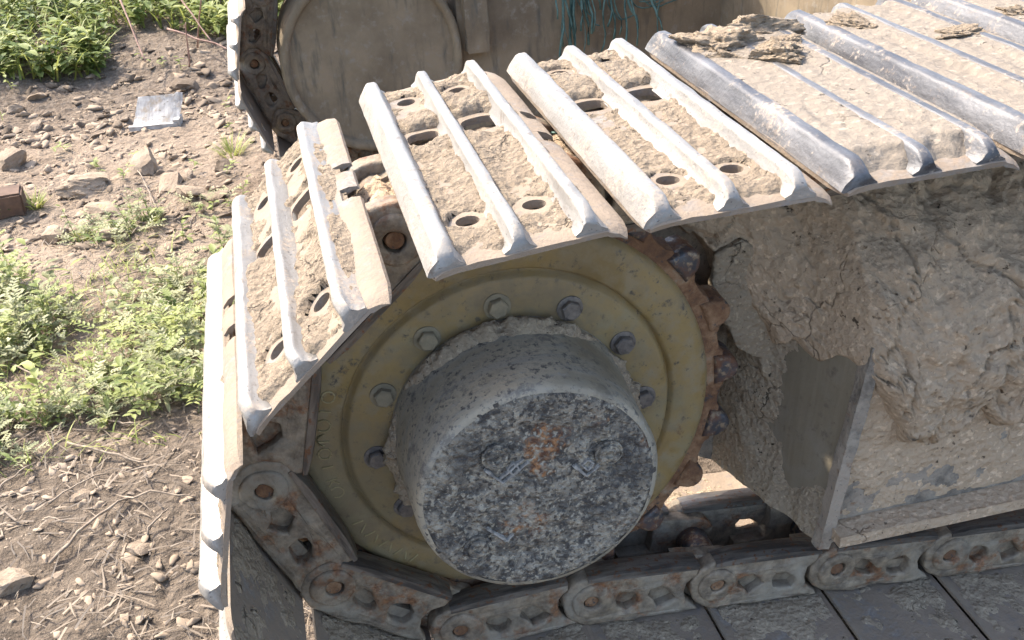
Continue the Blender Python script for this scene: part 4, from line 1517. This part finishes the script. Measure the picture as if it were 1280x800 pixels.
# scattered single weeds on the bare earth
for k in range(60):
    x, y = wr.uniform(-1.5, -.35), wr.uniform(1.8, 4.0)
    if noise.noise(Vector((x * 4, y * 4, 11))) < .05: continue
    sprig(weeds, x, y, ground_z(x, y), wr.uniform(.03, .09), 6, .03, .006, .6, 1.0)
o = weeds.build('low_weeds', M['leaf']); tag(o, 'low green leafy weeds growing over the earth beside the track', 'weeds', kind='stuff')
o = pale.build('low_weeds', M['leaf_pale']); tag(o, 'pale feathery weeds sprawling over the earth beside the track', 'weeds', kind='stuff')
o = bank.build('bank_weeds', M['leaf']); tag(o, 'tall bright green weeds covering the bank in the distance', 'weeds', kind='stuff')
gl = Leaves()
for k in range(7000):
    y = 3.55 + 3.4 * wr.random() ** 1.3; x = wr.uniform(-3.8, .3 + max(0, y - 4.6))
    if y < 4.0 and noise.noise(Vector((x * 2.2, y * 2.2, 3))) < (4.0 - y) * .9 - .05 - (.25 if x < -.9 else 0): continue
    a = wr.uniform(0, 2 * PI)
    gl.blade(Vector((x, y, ground_z(x, y))), Vector((math.cos(a) * .35, math.sin(a) * .35, 1)).normalized(), wr.uniform(.08, .24), wr.uniform(.0025, .0055),
             .45 + .45 * noise.noise(Vector((x * 1.8, y * 1.8, 6))) + wr.uniform(-.2, .25), Vector((math.cos(a) * .5, math.sin(a) * .5, -.25)))
for k in range(2600):
    x, y = wr.uniform(-1.7, -.38), wr.uniform(.75, 2.1)
    d = noise.noise(Vector((x * 3.6 + 4, y * 3.6, 7)))
    if d + (1 - min(1, abs(y - 1.25) / .7) ** 2) * .6 < .38 + wr.random() * .25: continue
    a = wr.uniform(0, 2 * PI)
    gl.blade(Vector((x, y, ground_z(x, y))), Vector((math.cos(a) * .7, math.sin(a) * .7, 1)).normalized(), wr.uniform(.02, .075), wr.uniform(.0011, .0022),
             .5 + wr.uniform(-.3, .45), Vector((math.cos(a) * .5, math.sin(a) * .5, -.3)))
o = gl.build('grass', M['grass']); tag(o, 'fine green grass blades among the weeds', 'grass', kind='stuff')
# tufts one can tell apart
TUFTS = [(-0.413, 2.544, 0.084, 'short pale grass tuft nearest the far track'), (-1.031, 2.26, 0.063, 'small grass tuft beside the brown block'), (-0.658, 1.994, 0.048, 'yellow green tuft behind the weed patch'),
         (-0.852, 1.949, 0.047, 'small tuft left of the yellow green one'), (-0.96, 3.861, 0.089, 'leafy tuft on the brow of the earth bank')]
for x, y, w, lab in TUFTS:
    t = Leaves()
    for k in range(60):
        a = wr.uniform(0, 2 * PI); r_ = w * .45 * wr.random() ** .6
        px, py = x + r_ * math.cos(a), y + r_ * math.sin(a)
        t.blade(Vector((px, py, ground_z(px, py) - .003)) - Vector((x, y, ground_z(x, y))), Vector((math.cos(a) * .5, math.sin(a) * .5, 1)).normalized(), w * wr.uniform(.5, 1.0), .0022, .6 + wr.uniform(-.3, .35), Vector((math.cos(a) * .4, math.sin(a) * .4, -.2)))
    o = t.build('grass_tuft', M['grass']); o.location = (x, y, ground_z(x, y))
    tag(o, lab, 'grass tuft')

# ------------------------------------------------------------------ dry sticks and straw
STICKS = [((-0.754, 0.449, -0.625, 0.594), .0034, 'longest pale dry stick lying slantwise on the dark soil'),
          ((-0.633, 0.596, -0.497, 0.548), .0022, 'thin dry stick running from the top of the longest stick to the track'),
          ((-0.776, 0.622, -0.67, 0.691), .0020, 'thin dry stick above and left of the longest stick'),
          ((-0.883, 0.694, -0.818, 0.766), .0022, 'dry stick at the left edge below the weed patch'),
          ((-0.582, 0.466, -0.548, 0.526), .0024, 'short stick standing out just right of the longest stick'),
          ((-0.761, 0.818, -0.593, 0.693), .0030, 'long thin stalk lying along the lower fringe of the weeds'),
          ((-0.956, 1.251, -0.843, 1.084), .0028, 'dry stalk across the bare patch inside the weeds'),
          ((-0.704, 0.905, -0.6, 0.824), .0024, 'stalk poking out of the dark lower edge of the weeds'),
          ((-0.777, 0.574, -0.686, 0.526), .0018, 'thin stick crossing the middle of the longest stick'),
          ((-0.754, 2.567, -0.637, 2.048), .0024, 'long thin stalk leaning over the broken rut edge'),
          ((-0.663, 1.655, -0.891, 1.454), .0018, 'thin stalk lying across the top of the weed patch')]
sr = random.Random(8)
for k, ((x0, y0, x1, y1), r_, lab) in enumerate(STICKS):
    P = []
    for q in range(9):
        t = q / 8; x = x0 + (x1 - x0) * t; y = y0 + (y1 - y0) * t
        P.append(Vector((x + .006 * fbm(t * 3, k, 1, 2), y + .006 * fbm(t * 3, k, 5, 2), ground_z(x, y) + .010 + .010 * math.sin(PI * t) + .004 * fbm(t * 4, k, 9, 2))))
    base = P[0].copy()
    me = tube([p - base for p in P], r_, 6, k, .6, .3); me.name = 'dry_stick'
    o = obj('dry_stick', me, M['stick'], loc=base)
    tag(o, lab, 'stick', 'dry sticks')
STALK_LABELS = ['upright reddish stalk nearest the far track', 'reddish stalk lying nearly flat across the others', 'reddish stalk leaning left behind the silver sheet', 'short upright reddish stalk in front of the others', 'reddish stalk slanting down to the right from the weeds']
for k, (x0, y0, x1, y1, h0, h1) in enumerate(((-.52, 3.60, -.45, 3.45, .02, .26), (-.62, 3.55, -.36, 3.35, .12, .05), (-.80, 3.72, -.72, 3.40, .22, .02), (-.56, 3.45, -.53, 3.40, .01, .20), (-.60, 3.75, -.44, 3.42, .25, .04))):
    P = [Vector((x0 + (x1 - x0) * t, y0 + (y1 - y0) * t, ground_z(x0, y0) + h0 + (h1 - h0) * t + .02 * fbm(t * 2, k, 3, 2))) for t in [q / 7 for q in range(8)]]
    base = P[0].copy()
    me = tube([p - base for p in P], .0045, 6, k, .6, .3); me.name = 'bare_stalk'
    o = obj('bare_stalk', me, M['twig'], loc=base)
    tag(o, STALK_LABELS[k], 'stalk', 'bare reddish stalks')
st = Leaves()
for k in range(2300):
    if k < 1000: x, y = wr.uniform(-1.1, -.3), wr.uniform(.15, 1.05)
    else: x, y = wr.uniform(-1.4, -.4), wr.uniform(.85, 2.3)
    a = wr.uniform(0, 2 * PI); d = Vector((math.cos(a), math.sin(a), wr.uniform(-.05, .22)))
    st.blade(Vector((x, y, ground_z(x, y) + wr.uniform(.002, .014))), d, wr.uniform(.012, .075) , wr.uniform(.0006, .0024), wr.random() ** 1.5, Vector((wr.uniform(-.2, .2), wr.uniform(-.2, .2), -.1)))
o = st.build('straw_litter', M['straw']); tag(o, 'dry straw and stalk litter strewn on the soil', 'straw', kind='stuff')

# ------------------------------------------------------------------ silver sheet and brown block
o_s = empty('metal_sheet', (-.685, 2.94, ground_z(-.685, 2.94)))
o_s.rotation_euler = (0, 0, rad(-8))
tag(o_s, 'bent silver metal sheet lying on the bare earth below the bank', 'metal sheet')
bm = bmesh.new(); NXs, NYs = 16, 14; g = []
for j in range(NYs):
    row = []
    for i in range(NXs):
        u, v_ = i / (NXs - 1), j / (NYs - 1)
        x = (-.085 + .17 * u) + .018 * v_; y = -.02 + .11 * v_
        z = .018 + .075 * v_ ** 1.2 + .003 * fbm(u * 2, v_ * 2, 2, 3) - (.03 * max(0, u - .8) * v_)
        if u > .86 and v_ > .9: z += .008
        row.append(bm.verts.new((x, y, z)))
    g.append(row)
for j in range(NYs - 1):
    for i in range(NXs - 1): bm.faces.new((g[j][i], g[j][i + 1], g[j + 1][i + 1], g[j + 1][i]))
geo = bmesh.ops.solidify(bm, geom=bm.faces[:], thickness=.004)
me = bm_mesh('sheet', bm); shade(me, 40); obj('sheet', me, M['silver'], o_s)
bm = bmesh.new(); box_bm(bm, -.095, .085, -.034, -.018, .004, .020)
me = bm_mesh('folded_edge', bm); subdiv_noise(me, 3, .003, 30, 2, .02); obj('folded_edge', me, M['sheet_edge'], o_s)
bm = bmesh.new(); box_bm(bm, .070, .092, -.030, .04, -.002, .03)
me = bm_mesh('corner_tab', bm); subdiv_noise(me, 2, .003, 30, 2, .02); obj('corner_tab', me, M['sheet_edge'], o_s)

bm = bmesh.new(); box_bm(bm, -.10, .10, -.048, .048, 0, .075)
bmesh.ops.bevel(bm, geom=bm.edges[:], offset=.006, segments=2, affect='EDGES')
me = bm_mesh('earth_block', bm); subdiv_noise(me, 3, .004, 16, 5, .015); shade(me, 45)
o = obj('brown_block', me, M['brick'], loc=(-1.150, 2.23, ground_z(-1.15, 2.23) - .004), rot=(0, .03, rad(6)))
tag(o, 'smooth brown block lying at the left edge of the bare ground', 'block')
